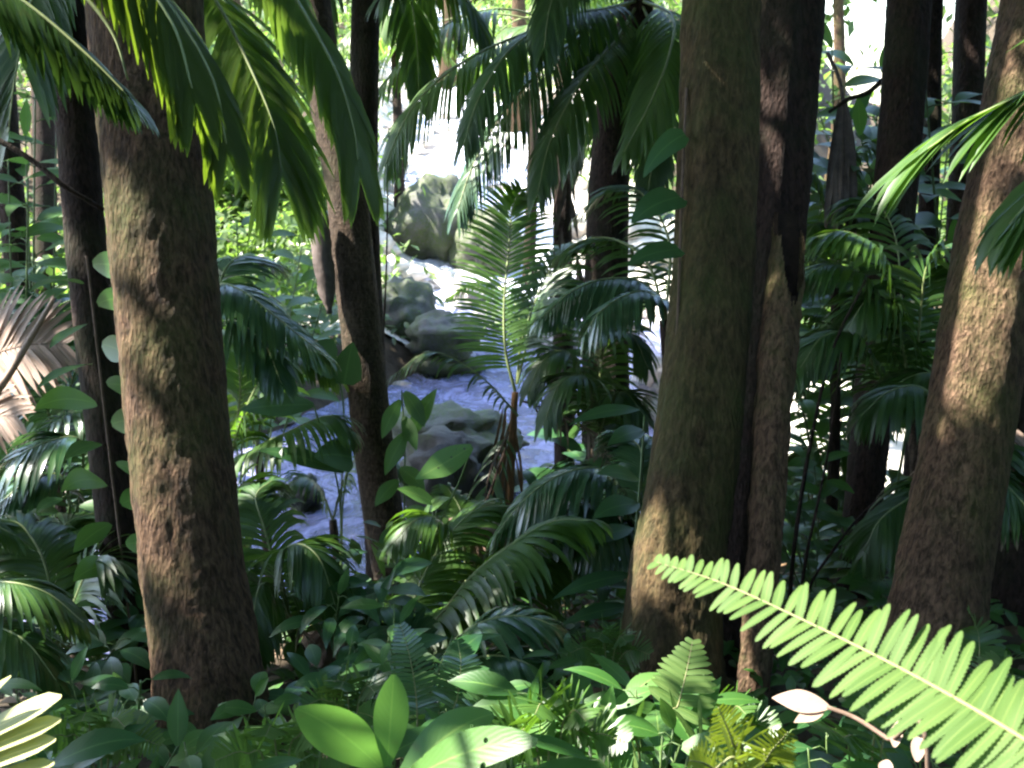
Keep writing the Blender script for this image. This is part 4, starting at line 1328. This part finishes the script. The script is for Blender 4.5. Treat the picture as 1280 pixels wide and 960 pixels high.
# bright rosette at the bottom
leaves_at('bright green rosette plant with broad upright paddle leaves, close at the bottom', 'rosette_plant', 'plant', (500, 1040, 1.75), [
    ((484, 958, 1.60), (492, 848, 1.58), 44, .02, (.25, -1, .25)),
    ((478, 962, 1.62), (382, 884, 1.52), 62, .25, (-.3, -.75, .8)),
    ((498, 975, 1.60), (606, 886, 1.66), 52, .45, (.25, -.5, 1)),
    ((496, 985, 1.60), (652, 916, 1.50), 52, .35, (.15, -.6, 1)),
    ((480, 1000, 1.58), (420, 985, 1.40), 60, .3, (-.1, -.5, 1)),
    ((490, 1000, 1.62), (560, 1010, 1.45), 60, .3, (.1, -.5, 1)),
], 'broad_light', None, p_paddle, [[(488, 1010, 1.66), (486, 966, 1.61)]])

# philodendron and heart leaves
leaves_at('climbing philodendron with big round leaves on the big greenish trunk', 'philodendron', 'climber', (842, 780, 5.2), [
    ((850, 246, 4.8), (792, 272, 4.6), 44, .3, (.1, -.7, .8)),
    ((850, 312, 4.8), (788, 326, 4.6), 34, .25, (.1, -.6, .8)),
    ((856, 168, 4.9), (806, 214, 4.75), 30, .5, (.5, -.7, .6)),
], 'broad_blue', None, p_heart, [[(836, 640, 4.95), (846, 420, 4.9), (852, 250, 4.9), (858, 110, 4.92)]], 'twig')
leaves_at('tall stalks with grey blue heart leaves and one pale leaf beside the ringed palm', 'taro_plant', 'plant', (424, 720, 7.2), [
    ((420, 452, 7.0), (378, 444, 6.8), 52, .25, (-.1, -1, .6), p_heart),
    ((440, 572, 6.9), (396, 568, 6.7), 46, .3, (-.1, -.9, .7), p_heart),
    ((392, 506, 6.8), (304, 510, 6.6), 30, .12, (0, -.9, .5), p_oval),
    ((430, 590, 6.9), (330, 560, 6.8), 26, .2, (0, -.6, .9), p_oval),
    ((430, 480, 7.0), (440, 430, 6.9), 40, .1, (.3, -1, .4), p_heart),
], 'broad_blue', None, p_heart, [[(426, 640, 7.1), (430, 520, 7.0), (420, 450, 7.0)], [(428, 640, 7.0), (438, 572, 6.9)], [(424, 620, 7.0), (392, 506, 6.8)]])
leaves_at('single bright pointed leaf held out over the dark wet boulder', 'ginger_plant', 'plant', (520, 740, 6.6), [
    ((590, 558, 6.2), (522, 598, 6.1), 34, -.05, (.2, -1, .7), p_oval),
    ((545, 630, 6.4), (500, 610, 6.3), 22, .2, (0, -.6, 1), p_oval),
    ((530, 640, 6.4), (560, 622, 6.3), 18, .2, (0, -.6, 1), p_oval),
], 'broad_light', None, p_oval, [[(540, 680, 6.4), (575, 600, 6.3), (590, 558, 6.2)], [(532, 650, 6.4)]])
leaves_at('green leafy climber up the lower trunk of the ringed palm', 'climbing_plant', 'climber', (505, 720, 7.5), [
    ((500, 500, 7.4), (478, 545, 7.3), 20, .3, (.3, -1, .5)), ((505, 490, 7.4), (530, 530, 7.3), 22, .4, (-.3, -1, .5)), ((508, 540, 7.4), (482, 590, 7.3), 22, .3, (.3, -1, .5)),
    ((512, 545, 7.4), (544, 488, 7.3), 24, .1, (-.3, -1, .5)), ((500, 585, 7.4), (530, 610, 7.3), 22, .3, (0, -1, .6)), ((498, 600, 7.4), (470, 630, 7.3), 20, .3, (0, -1, .6)),
    ((505, 640, 7.4), (540, 650, 7.3), 24, .3, (0, -1, .6)), ((502, 655, 7.4), (474, 690, 7.3), 22, .3, (0, -1, .6)), ((504, 520, 7.4), (520, 560, 7.3), 18, .3, (0, -1, .6)),
], 'broad', None, p_oval, [[(505, 660, 7.4), (506, 560, 7.4), (502, 488, 7.4)]])

# the vine on the dark palm behind the thick trunk
rnd = random.Random(77)
rows = []
for k in range(22):
    y = 330 + k * 25
    cx = 108 + (y - 330) * .118
    sd = -1 if k % 2 else 1
    ln = rnd.uniform(42, 74)
    x0 = cx + sd * 8
    x1 = x0 + sd * ln if sd < 0 else x0 + ln * .75
    rows.append(((x0, y, 4.95), (x1, y + rnd.uniform(-6, 34), 4.8 - rnd.uniform(0, .2)), rnd.uniform(24, 36), rnd.uniform(.15, .5), (rnd.uniform(-.3, .3), -.7, .8) if sd < 0 else (rnd.uniform(-.6, .2), -1, rnd.uniform(-.1, .3))))
leaves_at('vine with soft pointed leaves climbing the dark palm beside the thick trunk', 'leafy_vine', 'climber', (176, 900, 5.0), rows, 'broad', None, p_oval,
          [[(160, 760, 4.98), (136, 560, 4.98), (112, 350, 4.98), (108, 320, 4.98)]], 'twig')

# shrubs of the middle distance
leaves_at('row of long narrow leaves stacked on an upright stalk before the big trunk', 'ginger_plant', 'plant', (770, 840, 5.6), [
    ((800, 512, 5.5), (716, 524, 5.3), 20, .3, (0, -.7, 1)), ((806, 538, 5.5), (762, 552, 5.3), 26, .3, (0, -.7, 1)), ((800, 630, 5.4), (744, 642, 5.2), 34, .35, (0, -.6, 1)),
    ((792, 660, 5.4), (732, 678, 5.2), 26, .2, (0, -.6, 1)), ((790, 718, 5.3), (696, 742, 5.1), 24, .25, (0, -.6, 1)), ((786, 758, 5.3), (706, 776, 5.1), 22, .2, (0, -.6, 1)),
    ((776, 816, 5.2), (712, 834, 5.0), 24, .25, (0, -.6, 1)), ((800, 600, 5.4), (750, 588, 5.2), 26, .3, (0, -.6, 1)), ((790, 700, 5.4), (820, 690, 5.1), 28, .3, (0, -.6, 1)),
], 'broad_blue', None, p_lance, [[(782, 780, 5.3), (796, 650, 5.4), (806, 520, 5.5)]])
leafy('dusky shrub with stiff upright leaves at the foot of the ringed palm', (480, 860, 5.0), (478, 720, 5.0), 11, .22, .085, 'broad_blue', 1, start=.55, stems=2, droop=.4)
leafy('shrub with arching strap leaves left of the stiff dusky shrub', (430, 860, 4.8), (424, 744, 4.8), 9, .24, .075, 'broad_blue', 2, p_lance, start=.6, stems=2, droop=.8)
leafy('small dark shrub just behind the stacked narrow leaves', (700, 800, 6.2), (690, 690, 6.2), 9, .22, .08, 'broad', 3, start=.4, stems=2)
leafy('shrub with round leaves by the foot of the feathery palm', (700, 640, 8.0), (712, 548, 8.0), 9, .26, .16, 'broad_blue', 4, p_heart, start=.4, stems=3)
leafy('tall slender shrub against the dark feathery palm trunk', (790, 640, 7.4), (780, 540, 7.4), 8, .26, .11, 'broad_blue', 5, start=.4, stems=2)
leafy('shrub with drooping leaves under the young palm by the water', (650, 720, 7.0), (668, 640, 7.0), 9, .22, .1, 'broad', 6, start=.4, stems=3)
leafy('narrow leaved shrub on the bank below the flat slab', (560, 760, 7.0), (560, 690, 7.0), 9, .2, .06, 'broad', 7, p_lance, start=.3, stems=3)
leafy('broad leaved shrub in the shade beneath the vine', (140, 900, 4.7), (150, 800, 4.6), 10, .2, .09, 'broad_blue', 9, start=.45, stems=2)
leafy('light green shrub tucked under the bluish palm', (40, 760, 5.2), (30, 660, 5.2), 10, .22, .1, 'broad', 10, start=.4, stems=3)
leafy('shrub with paired leaves hugging the thick trunk foot on its shaded side', (150, 960, 3.7), (176, 850, 3.6), 9, .16, .07, 'broad_blue', 11, start=.4, stems=2)
leafy('dark shrub between the slanting black trunk and the pale leaning trunk', (1110, 780, 5.8), (1100, 700, 5.8), 9, .22, .08, 'broad', 12, start=.4, stems=2)
leafy('bushy shrub in the sunny chink beside the broken trunk', (1020, 760, 6.8), (1016, 560, 6.8), 14, .22, .09, 'broad', 13, start=.3, stems=4)
leafy('large leaved shrub high in the gap beside the furrowed trunk', (1050, 640, 8.6), (1060, 150, 8.6), 14, .42, .2, 'broad_blue', 14, start=.45, stems=3, splay=.4, stem_r=.012)
leafy('tall shrub with round leaves between the black trunks', (1110, 640, 8.2), (1084, 230, 8.2), 16, .34, .17, 'broad', 15, p_heart, start=.4, stems=4, splay=.4, stem_r=.012)
leafy('tall shrub with hanging leaves beyond the straight black trunk', (1170, 640, 10.0), (1172, 60, 10.0), 16, .5, .2, 'broad', 16, p_lance, start=.4, stems=4, splay=.6, stem_r=.012)
leafy('big leaved shrub in the upper corner behind the pale leaning trunk', (1230, 640, 8.0), (1240, 60, 8.0), 16, .4, .18, 'broad', 17, start=.4, stems=4, splay=.5, stem_r=.012)
leafy('sunlit tall shrub with pale leaves at the far edge beyond the vine', (30, 640, 8.4), (44, 110, 8.4), 16, .42, .15, 'broad_light', 18, start=.4, stems=4, splay=.35, stem_r=.012)
leafy('shrub of small pale leaves above the dry frond', (40, 640, 8.8), (36, 290, 8.8), 18, .24, .11, 'broad_light', 19, start=.4, stems=5, splay=.4)
leafy('low shrub of broad leaves behind the bluish palm', (60, 640, 9.2), (70, 400, 9.2), 16, .26, .12, 'broad', 20, start=.4, stems=4, splay=.4)
leafy('shrub of soft leaves on the bank behind the thick mossy trunk', (250, 640, 9.6), (262, 470, 9.6), 10, .3, .12, 'broad', 21, start=.3, stems=4, splay=.4)

leafy('dark shrub of broad leaves crowding the dark feathery trunk foot', (770, 720, 7.0), (750, 590, 7.0), 14, .24, .10, 'broad_blue', 22, start=.3, stems=4, splay=.3)
leafy('tall leafy shrub shutting the gap beside the slanting black trunk', (1050, 640, 9.4), (1040, 60, 9.4), 18, .5, .22, 'broad', 23, start=.35, stems=4, splay=.5, stem_r=.012)
leafy('bright leaved shrub at mid height behind the broken trunk', (1020, 640, 9.0), (1030, 330, 9.0), 16, .34, .14, 'broad_light', 24, start=.4, stems=4, splay=.4)
leafy('dense shrub at the far edge over the dry frond', (10, 640, 8.0), (10, 200, 8.0), 20, .36, .15, 'broad', 25, start=.35, stems=5, splay=.5, stem_r=.01)
leafy('leafy shrub filling the gap behind the hanging palm leaf', (290, 640, 10.5), (296, 280, 10.5), 18, .34, .14, 'broad', 26, start=.35, stems=5, splay=.6, stem_r=.01)
# hanging dead frond in the high gap
t = thing('dead_palm_leaf', 'brown dead palm leaf hanging folded in the gap beside the furrowed trunk', 'dead leaf', P(1052, 110, 7.6))
mb = MB()
rnd = random.Random(12)
for k in range(26):
    x = rnd.uniform(-14, 14)
    p = P(1054 + x * .35, 118 + rnd.uniform(0, 24), 7.6)
    q = P(1052 + x * 1.7, 300 + rnd.uniform(-70, 40), 7.55 + rnd.uniform(-.1, .1))
    blade(mb, p, q - p, Vector((rnd.uniform(-.7, .7), -1, 0)), (q - p).length, .055, p_lance, 0.02, .35, 5)
put('leaflets', mb, 'dead_grey', t)
mb = MB()
tube(mb, catmull(PP([(1034, 66, 7.6), (1048, 96, 7.6), (1054, 130, 7.6), (1052, 170, 7.58)]), 14), [.014] * 15, 8)
put('stalk', mb, 'dead_grey', t)
mb = MB()
tube(mb, catmull(PP([(1108, 96, 7.5), (1084, 116, 7.5), (1060, 124, 7.5), (1036, 140, 7.5)]), 14), [.02 - .008 * i / 14 for i in range(15)], 8, bark_disp(71, .2, .2))
single('bare_branch', mb, 'bark_dark', 'dead twig sticking out from the black slanting trunk toward the gap', 'branch', P(1108, 96, 7.5))

# thin stems crossing the sunny chink
for k, (pp, w, lab) in enumerate([
    ([(992, 690, 6.0), (1012, 560, 6.0), (1040, 440, 6.0), (1082, 350, 6.0)], 5, 'dark bare stem slanting across the sunny chink'),
    ([(1004, 720, 5.9), (1020, 640, 5.9), (1036, 560, 5.9), (1052, 440, 5.9)], 4, 'thin dark stem crossing the slanting one in the sunny chink'),
    ([(1010, 740, 6.1), (1040, 690, 6.1), (1080, 640, 6.1), (1120, 610, 6.1)], 4, 'low dark stem bent across the foot of the slanting black trunk'),
    ([(478, 450, 9.0), (480, 400, 9.0), (483, 330, 9.0), (486, 160, 9.0)], 4, 'thin hanging vine beside the mossy boulders'),
    ([(602, 740, 6.8), (600, 660, 6.8), (618, 600, 6.9), (632, 560, 7.0)], 4, 'thin dark stalk rising beside the brown sheath of the young palm'),
]):
    mb = MB()
    pts = PP(pp)
    g = ground(pts[0].x, pts[0].y, -.05)
    if pp[-1][1] > 200:
        pts = [g] + pts
    tube(mb, catmull(pts, 30), [M(w, 6.5) / 2 * (1.1 - .5 * i / 30) for i in range(31)], 8, bark_disp(80 + k, .15, .2))
    single('bare_twig' if k != 3 else 'hanging_vine', mb, 'bark_dark', lab, 'twig', pts[0])


# ------------------------------------------------------------------ ferns
def fern(label, base, paths, n, L, W, material='fern', seed=0, group='ferns', jag=.0, rings=6, ang=(84, 62), droop=.15, up=Z, r0=.0035, vee=4, jit=.6, prof=p_pinna, shape=None, rm='rachis_fern', stalk=True, fold=.1):
    g = palm_base(*base)
    t = thing('fern_plant', label, 'fern', g, group)
    for k, pp in enumerate(paths):
        pts = PP(pp)
        if stalk:
            pts = [g + Z * .02] + pts
        frond(t, pts, n, L, W, ang, droop, vee, material, up=up, r0=r0, t0=.34 if stalk else .02, prof=prof, rmat=rm, seed=seed * 10 + k + 500, jag=jag, rings=rings, jit=jit, fold=fold,
              shape=shape or (lambda u: min(1, .55 + u) if u < .5 else 1.0 - .8 * max(0, (u - .5) / .5) ** 1.6))
    return t


big = lambda u: .80 + .44 * u if u < .45 else 1.0 - .80 * ((u - .45) / .55) ** 1.15
fern('large bright fern frond stretched over the lower right, close to the viewer', (1420, 1130, 1.0), [
    [(1420, 1040, .98), (1340, 965, 1.02), (1240, 900, 1.08), (1130, 838, 1.16), (1010, 778, 1.26), (900, 728, 1.36), (818, 702, 1.44)]],
     48, .078, .0138, 'fern', 1, None, .11, 26, (88, 64), .12, Vector((-.1, -.62, .78)), .0032, 3, 1.8, prof=p_fern, shape=big, stalk=False)
fern('sunlit small fern frond standing beside the foot of the big trunk', (820, 985, 2.5), [
    [(832, 930, 2.5), (848, 880, 2.5), (858, 840, 2.52), (866, 800, 2.56)], [(860, 950, 2.4), (900, 930, 2.3), (930, 925, 2.2)], [(800, 950, 2.4), (770, 925, 2.35), (748, 930, 2.3)]],
     14, .085, .0145, 'fern', 2, jag=0, up=Vector((-.3, -.8, .6)))
fern('yellow green fern tuft in front of the pale twig leaf', (940, 1060, 1.7), [
    [(930, 1000, 1.65), (916, 930, 1.62), (898, 884, 1.6)], [(950, 1000, 1.62), (958, 950, 1.58), (985, 915, 1.55)], [(930, 1010, 1.62), (890, 960, 1.58), (862, 950, 1.56)]],
     20, .05, .0050, 'fern_gold', 3, up=Vector((.1, -.8, .5)))
fern('blue tinged fern with a ladder of small pinnae beside the bright rosette', (520, 990, 3.0), [
    [(522, 930, 3.0), (520, 870, 3.0), (512, 820, 3.0), (500, 780, 3.02)], [(560, 920, 2.95), (572, 870, 2.95), (576, 830, 2.95), (572, 800, 3.0)], [(500, 940, 2.9), (470, 900, 2.85), (448, 890, 2.8)], [(590, 930, 2.9), (610, 880, 2.9), (620, 850, 2.9)]],
     22, .075, .0100, 'palm_blue', 4, up=Vector((.1, -.85, .5)))
fern('dark fern spilling beneath the bright fern near the broken trunk', (1080, 1020, 2.4), [
    [(1070, 960, 2.3), (1050, 920, 2.25), (1010, 905, 2.2)], [(1100, 950, 2.3), (1120, 900, 2.3), (1160, 880, 2.25)], [(1090, 950, 2.4), (1090, 890, 2.45), (1070, 860, 2.5)]],
     20, .08, .011, 'palm', 5)
fern('fern arching in the dark under the pale leaning trunk', (1220, 960, 3.2), [
    [(1210, 880, 3.2), (1190, 830, 3.15), (1150, 810, 3.1)], [(1240, 880, 3.2), (1260, 830, 3.2), (1290, 820, 3.1)], [(1220, 870, 3.3), (1224, 800, 3.4), (1210, 760, 3.4)]],
     22, .09, .013, 'palm_dark', 6)
fern('ferns of narrow fronds on the stream bank below the big dark boulder', (560, 760, 8.2), [
    [(556, 700, 8.2), (540, 650, 8.2), (510, 640, 8.1)], [(575, 700, 8.2), (590, 660, 8.2), (620, 655, 8.1)], [(566, 700, 8.1), (560, 660, 8.0), (540, 680, 7.9)]],
     26, .2, .022, 'palm_dark', 7)

for k, (px, py, d, lab) in enumerate([
    (352, 975, 2.3, 'small fern tuft before the shaded side of the thick trunk foot'), (690, 950, 2.2, 'little fern between the rosette tip and the flecked seedlings'), (440, 900, 3.2, 'arching fern in the shade behind the left rosette leaf'),
    (120, 950, 2.6, 'low dark fern close to the foot of the vine clad palm'), (900, 930, 2.9, 'fern in deep shade between the big trunk and the yellow fern'), (760, 830, 4.0, 'narrow fern under the stacked narrow leaves by the big trunk')]):
    a = 36 * 2.4 / d
    fern(lab, (px, py + 60, d), [[(px + sx * a * .4, py + 10, d), (px + sx * a * 1.2, py - a * hh, d - .05), (px + sx * a * 2.2, py - a * (hh - .25), d - .1)] for sx, hh in ((-1, .9), (-.25, 1.7), (.5, 1.5), (1.1, .8))],
         17, .075 + .008 * (k % 3), .0092, ('fern', 'palm', 'palm_dark')[k % 3], 20 + k, up=Vector((0, -.6, .7)))

# the twig with pale leaves at the lower right
leaves_at('fallen twig carrying pale overexposed leaves beneath the bright fern', 'twig_plant', 'plant', (1190, 1010, 1.75), [
    ((1036, 884, 1.88), (968, 872, 1.9), 34, .05, (-.3, -.4, 1), p_oval), ((1030, 888, 1.88), (994, 902, 1.86), 20, .05, (-.3, -.4, 1), p_oval),
    ((1118, 934, 1.78), (1122, 902, 1.8), 16, .02, (-.3, -.7, .7), p_oval), ((1146, 952, 1.74), (1150, 914, 1.76), 18, .02, (-.3, -.7, .7), p_oval),
    ((1110, 950, 1.76), (1104, 970, 1.74), 18, .02, (-.3, -.7, .7), p_oval),
], 'dry', None, p_oval, [[(1160, 960, 1.74), (1110, 924, 1.8), (1070, 898, 1.85), (1034, 884, 1.88)]], 'twig', .004)

# ------------------------------------------------------------------ low seedlings along the bottom, each a plant of its own
SEED = [
    (112, 940, 3.1, 'broad', 'with wide dull leaves at the foot of the vine'), (190, 975, 2.7, 'broad_blue', 'before the shaded foot of the thick trunk'), (256, 985, 2.5, 'broad', 'directly under the thick mossy trunk'),
    (318, 965, 2.7, 'broad_light', 'at the dark edge of the thick trunk foot'), (350, 945, 2.5, 'broad', 'between the thick trunk and the bright rosette'), (60, 950, 2.4, 'broad_blue', 'behind the pale palm fingers'),
    (440, 800, 3.6, 'broad_blue', 'with long stacked leaves behind the bright rosette'), (486, 790, 3.4, 'broad', 'with a tall pale tip leaf over the rosette'), (548, 850, 3.2, 'broad_blue', 'among the ladder fern'),
    (610, 862, 3.3, 'broad', 'below the ribbed fan palm'), (660, 880, 2.7, 'broad', 'on a thin stalk beside the long rosette leaf'), (705, 868, 2.8, 'broad', 'with twin leaves under the stacked narrow leaves'),
    (750, 880, 2.6, 'broad_light', 'catching flecks of sun below the big trunk'), (795, 862, 2.6, 'broad', 'with an upright tip before the big trunk'), (828, 920, 2.2, 'broad_light', 'in front of the small sunlit fern'),
    (700, 930, 2.1, 'broad_light', 'with curled sunlit leaves at the lower edge'), (760, 945, 1.95, 'broad', 'at the very bottom below the flecked seedling'), (640, 945, 2.0, 'broad', 'beside the tip of the rosette leaf'),
    (860, 945, 2.1, 'broad', 'between the small fern and the yellow fern'), (985, 915, 2.6, 'broad_blue', 'under the pale twig leaves'), (1010, 935, 2.3, 'broad', 'by the yellow fern tuft'),
    (1060, 920, 2.5, 'broad_blue', 'in the shade of the bright fern'), (930, 890, 3.2, 'broad', 'at the foot of the broken trunk'), (880, 885, 3.4, 'broad_blue', 'between the big trunk and the broken trunk'),
    (1100, 870, 3.6, 'broad', 'in the dark before the slanting black trunk'), (1180, 870, 3.4, 'broad_blue', 'before the pale leaning trunk foot'), (400, 840, 4.0, 'broad_blue', 'before the drooping dark palm'),
    (330, 880, 3.6, 'broad', 'beside the lank dark leaflets'), (20, 860, 3.4, 'broad', 'under the ribbed dark palm leaf'), (90, 850, 3.9, 'broad_blue', 'beside the vine foot at the edge'),
    (640, 800, 4.6, 'broad', 'behind the ribbed fan palm'), (740, 820, 4.4, 'broad', 'beside the sunlit chink low by the big trunk'), (590, 900, 2.6, 'broad', 'just behind the long rosette leaf'),
    (540, 930, 2.3, 'broad', 'in the gap behind the upright paddle leaf'), (400, 935, 2.2, 'broad', 'left of the rosette by the water glint'), (1150, 940, 2.2, 'broad', 'under the widest part of the bright fern'),
]
HOW = ['low seedling', 'slender seedling', 'bushy seedling', 'small seedling']
for k, (px, py, d, m, where) in enumerate(SEED):
    c = P(px, py, d)
    g = T(c.x, c.y)
    leafy(f'{HOW[k % 4]} {where}', (px, py, d), (px, py, d), 7 + k % 4, .125 + .035 * (k % 3), (.052, .036, .075)[k % 3] + .008 * (k % 2), m, 40 + k, [p_oval, p_lance, p_oval][k % 3], 'seedling', 'seedling', 'seedlings on the forest floor', start=.4, stems=2 + k % 2,
          splay=.11, stem_r=.0038, droop=.35)


# ================================================================== STUFF: ground cover, litter, thicket, far wood
def scatter(name, material, n, seed, area, size, dz, tilt, prof=p_oval, ratio=.45, avoid=.9, kind='stuff', rings=2, clump=1, cs=.1):
    rnd = random.Random(seed)
    mb = MB()
    for _ in range(n):
        x, y = rnd.uniform(area[0], area[1]), rnd.uniform(area[2], area[3])
        d, w, z = near_stream(x, y)
        if d < w * avoid or (y > 9 and in_bright_ground(x, y)):
            continue
        g = T(x, y)
        s = rnd.uniform(*size)
        h = rnd.uniform(*dz)
        for _ in range(clump):
            p = Vector((x + rnd.gauss(0, cs), y + rnd.gauss(0, cs), g + h * rnd.uniform(.5, 1)))
            if in_gap(p) and p.z > 1:
                continue
            blade(mb, p, Vector((rnd.uniform(-1, 1), rnd.uniform(-1, 1), rnd.uniform(*tilt))), Vector((rnd.uniform(-.5, .5), rnd.uniform(-.7, .2), 1)), s * rnd.uniform(.8, 1.2), s * ratio, prof, .35, .2, rings)
    setting(name, mb, material, kind)


scatter('fallen_leaves', 'litter', 8000, 1, (-6, 6, .3, 12), (.07, .17), (.0, .03), (-.1, .25), rings=3)
scatter('ground_cover', 'broad', 1800, 2, (-5, 5, 1.2, 10), (.07, .15), (.04, .22), (-.1, .6), rings=4, clump=5, cs=.09)
scatter('bank_undergrowth', 'canopy', 1500, 3, (-9, 9, 6.5, 18), (.14, .28), (.1, .8), (-.2, .6), rings=3, clump=8, cs=.2, avoid=1.25)


def mass(name, material, spots, seed, size, per, spread):
    rnd = random.Random(seed)
    mb = MB()
    for x, y, h, r, *zz in spots:
        g = zz[0] if zz else T(x, y)
        for _ in range(per):
            a = rnd.gauss(0, .42)
            p = Vector((x + rnd.gauss(0, r * .5), y + rnd.gauss(0, r * .5), g + h * rnd.random() ** .8))
            if in_gap(p, .5, size * .8):
                continue
            blade(mb, p, Vector((rnd.uniform(-1, 1), rnd.uniform(-1, 1), rnd.uniform(-.9, .2))), Vector((rnd.uniform(-.6, .6), rnd.uniform(-.6, .6), 1)), size * rnd.uniform(.6, 1.4), size * .5, p_oval, .3, .2, 2)
    setting(name, mb, material, 'stuff')


rnd = random.Random(9)
spots = []
for k in range(150):
    y = rnd.uniform(22, 50)
    x = rnd.uniform(-26, 26)
    d, w, z = near_stream(x, y)
    if (d < w + 1.6 and y < 35) or .26 < x / y < .375:
        continue
    spots.append((x, y, rnd.uniform(1.2, 3.2), rnd.uniform(1.4, 2.6)))
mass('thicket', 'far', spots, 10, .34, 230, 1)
spots = []
for k in range(110):
    x, y = rnd.uniform(-62, 62), rnd.uniform(50, 70)
    if .25 < x / y < .375:
        continue
    spots.append((x, y, rnd.uniform(4, 9 if abs(x) > 6 else 5), rnd.uniform(3, 5)))
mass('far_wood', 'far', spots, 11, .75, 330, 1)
spots = []
for k in range(60):
    y = rnd.uniform(10, 22)
    s = rnd.choice((-1, 1))
    x = s * rnd.uniform(4.2, 13)
    d, w, z = near_stream(x, y)
    if d < w + 1.4 or in_bright_ground(x, y, 1.3) or (x < 0 and y < 14 and x / y > -.36):
        continue
    spots.append((x, y, rnd.uniform(.8, 2.6), rnd.uniform(.9, 1.5)))
for k in range(60):
    x, y = rnd.uniform(-7.5, -1.8), rnd.uniform(14, 25)
    d, w, z = near_stream(x, y)
    if d < w + .9 or x / y > -.15:
        continue
    spots.append((x, y, rnd.uniform(.6, 1.5), rnd.uniform(.8, 1.2)))
mass('bank_thicket', 'far', spots, 12, .24, 260, 1)

# a few trees of the wood beyond the stream that show as trunks of their own
for k, (px, d, w, lab) in enumerate([
    (560, 38, 22, 'slim pale trunk in the bright wood beyond the cascade'), (640, 33, 20, 'slim trunk behind the feathery palm, far up the slope'), (300, 28, 22, 'far trunk behind the frond beside the thick mossy trunk'),
    (1026, 26, 18, 'far thin trunk in the sunny chink beside the broken trunk'), (60, 24, 22, 'far trunk in the leafy gap beside the vine clad palm'), (1096, 30, 22, 'far trunk between the black trunks on the slope'),
]):
    c = P(px, 300, d)
    g = T(c.x, c.y)
    t = thing('background_tree', lab, 'tree', Vector((c.x, c.y, g)), 'trees beyond the stream')
    r = M(w, d) / 2
    cur = catmull([Vector((c.x, c.y, g - .3)), Vector((c.x + .2, c.y, g + 3)), Vector((c.x - .1, c.y + .3, g + 7))], 40)
    mb = MB()
    tube(mb, cur, [r * (1.1 - .5 * i / 40) for i in range(41)], 16, bark_disp(90 + k, .1, .06, .3))
    put('trunk', mb, 'bark', t)
    mb = MB()
    crown_mesh(mb, cur[-1] + Z * .8, 2.6, 2.4, 1.7, 1500, .3, random.Random(k))
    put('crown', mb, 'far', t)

# the same forest goes on behind the viewer and on the dark side
rnd = random.Random(15)
spots = []
for k in range(46):
    spots.append((rnd.uniform(-12, 14), rnd.uniform(-13, -6), rnd.uniform(4, 9), rnd.uniform(1.8, 2.6)))
for k in range(50):
    spots.append((rnd.uniform(6.5, 14), rnd.uniform(-8, 13), rnd.uniform(4, 10), rnd.uniform(1.6, 2.2)))
for k in range(26):
    spots.append((rnd.uniform(-14, -6.5), rnd.uniform(-9, 0), rnd.uniform(4, 9), rnd.uniform(1.6, 2.2)))
for k in range(52):  # added: unseen leaf masses without trunks, hung there to block the sun
    spots.append((rnd.uniform(-10.5, -3.2), rnd.uniform(-1, 13), 1.5, 1.9, rnd.uniform(3.6, 7.0)))
mass('surrounding_wood_and_shade_canopy', 'canopy', spots, 16, .5, 260, 1)
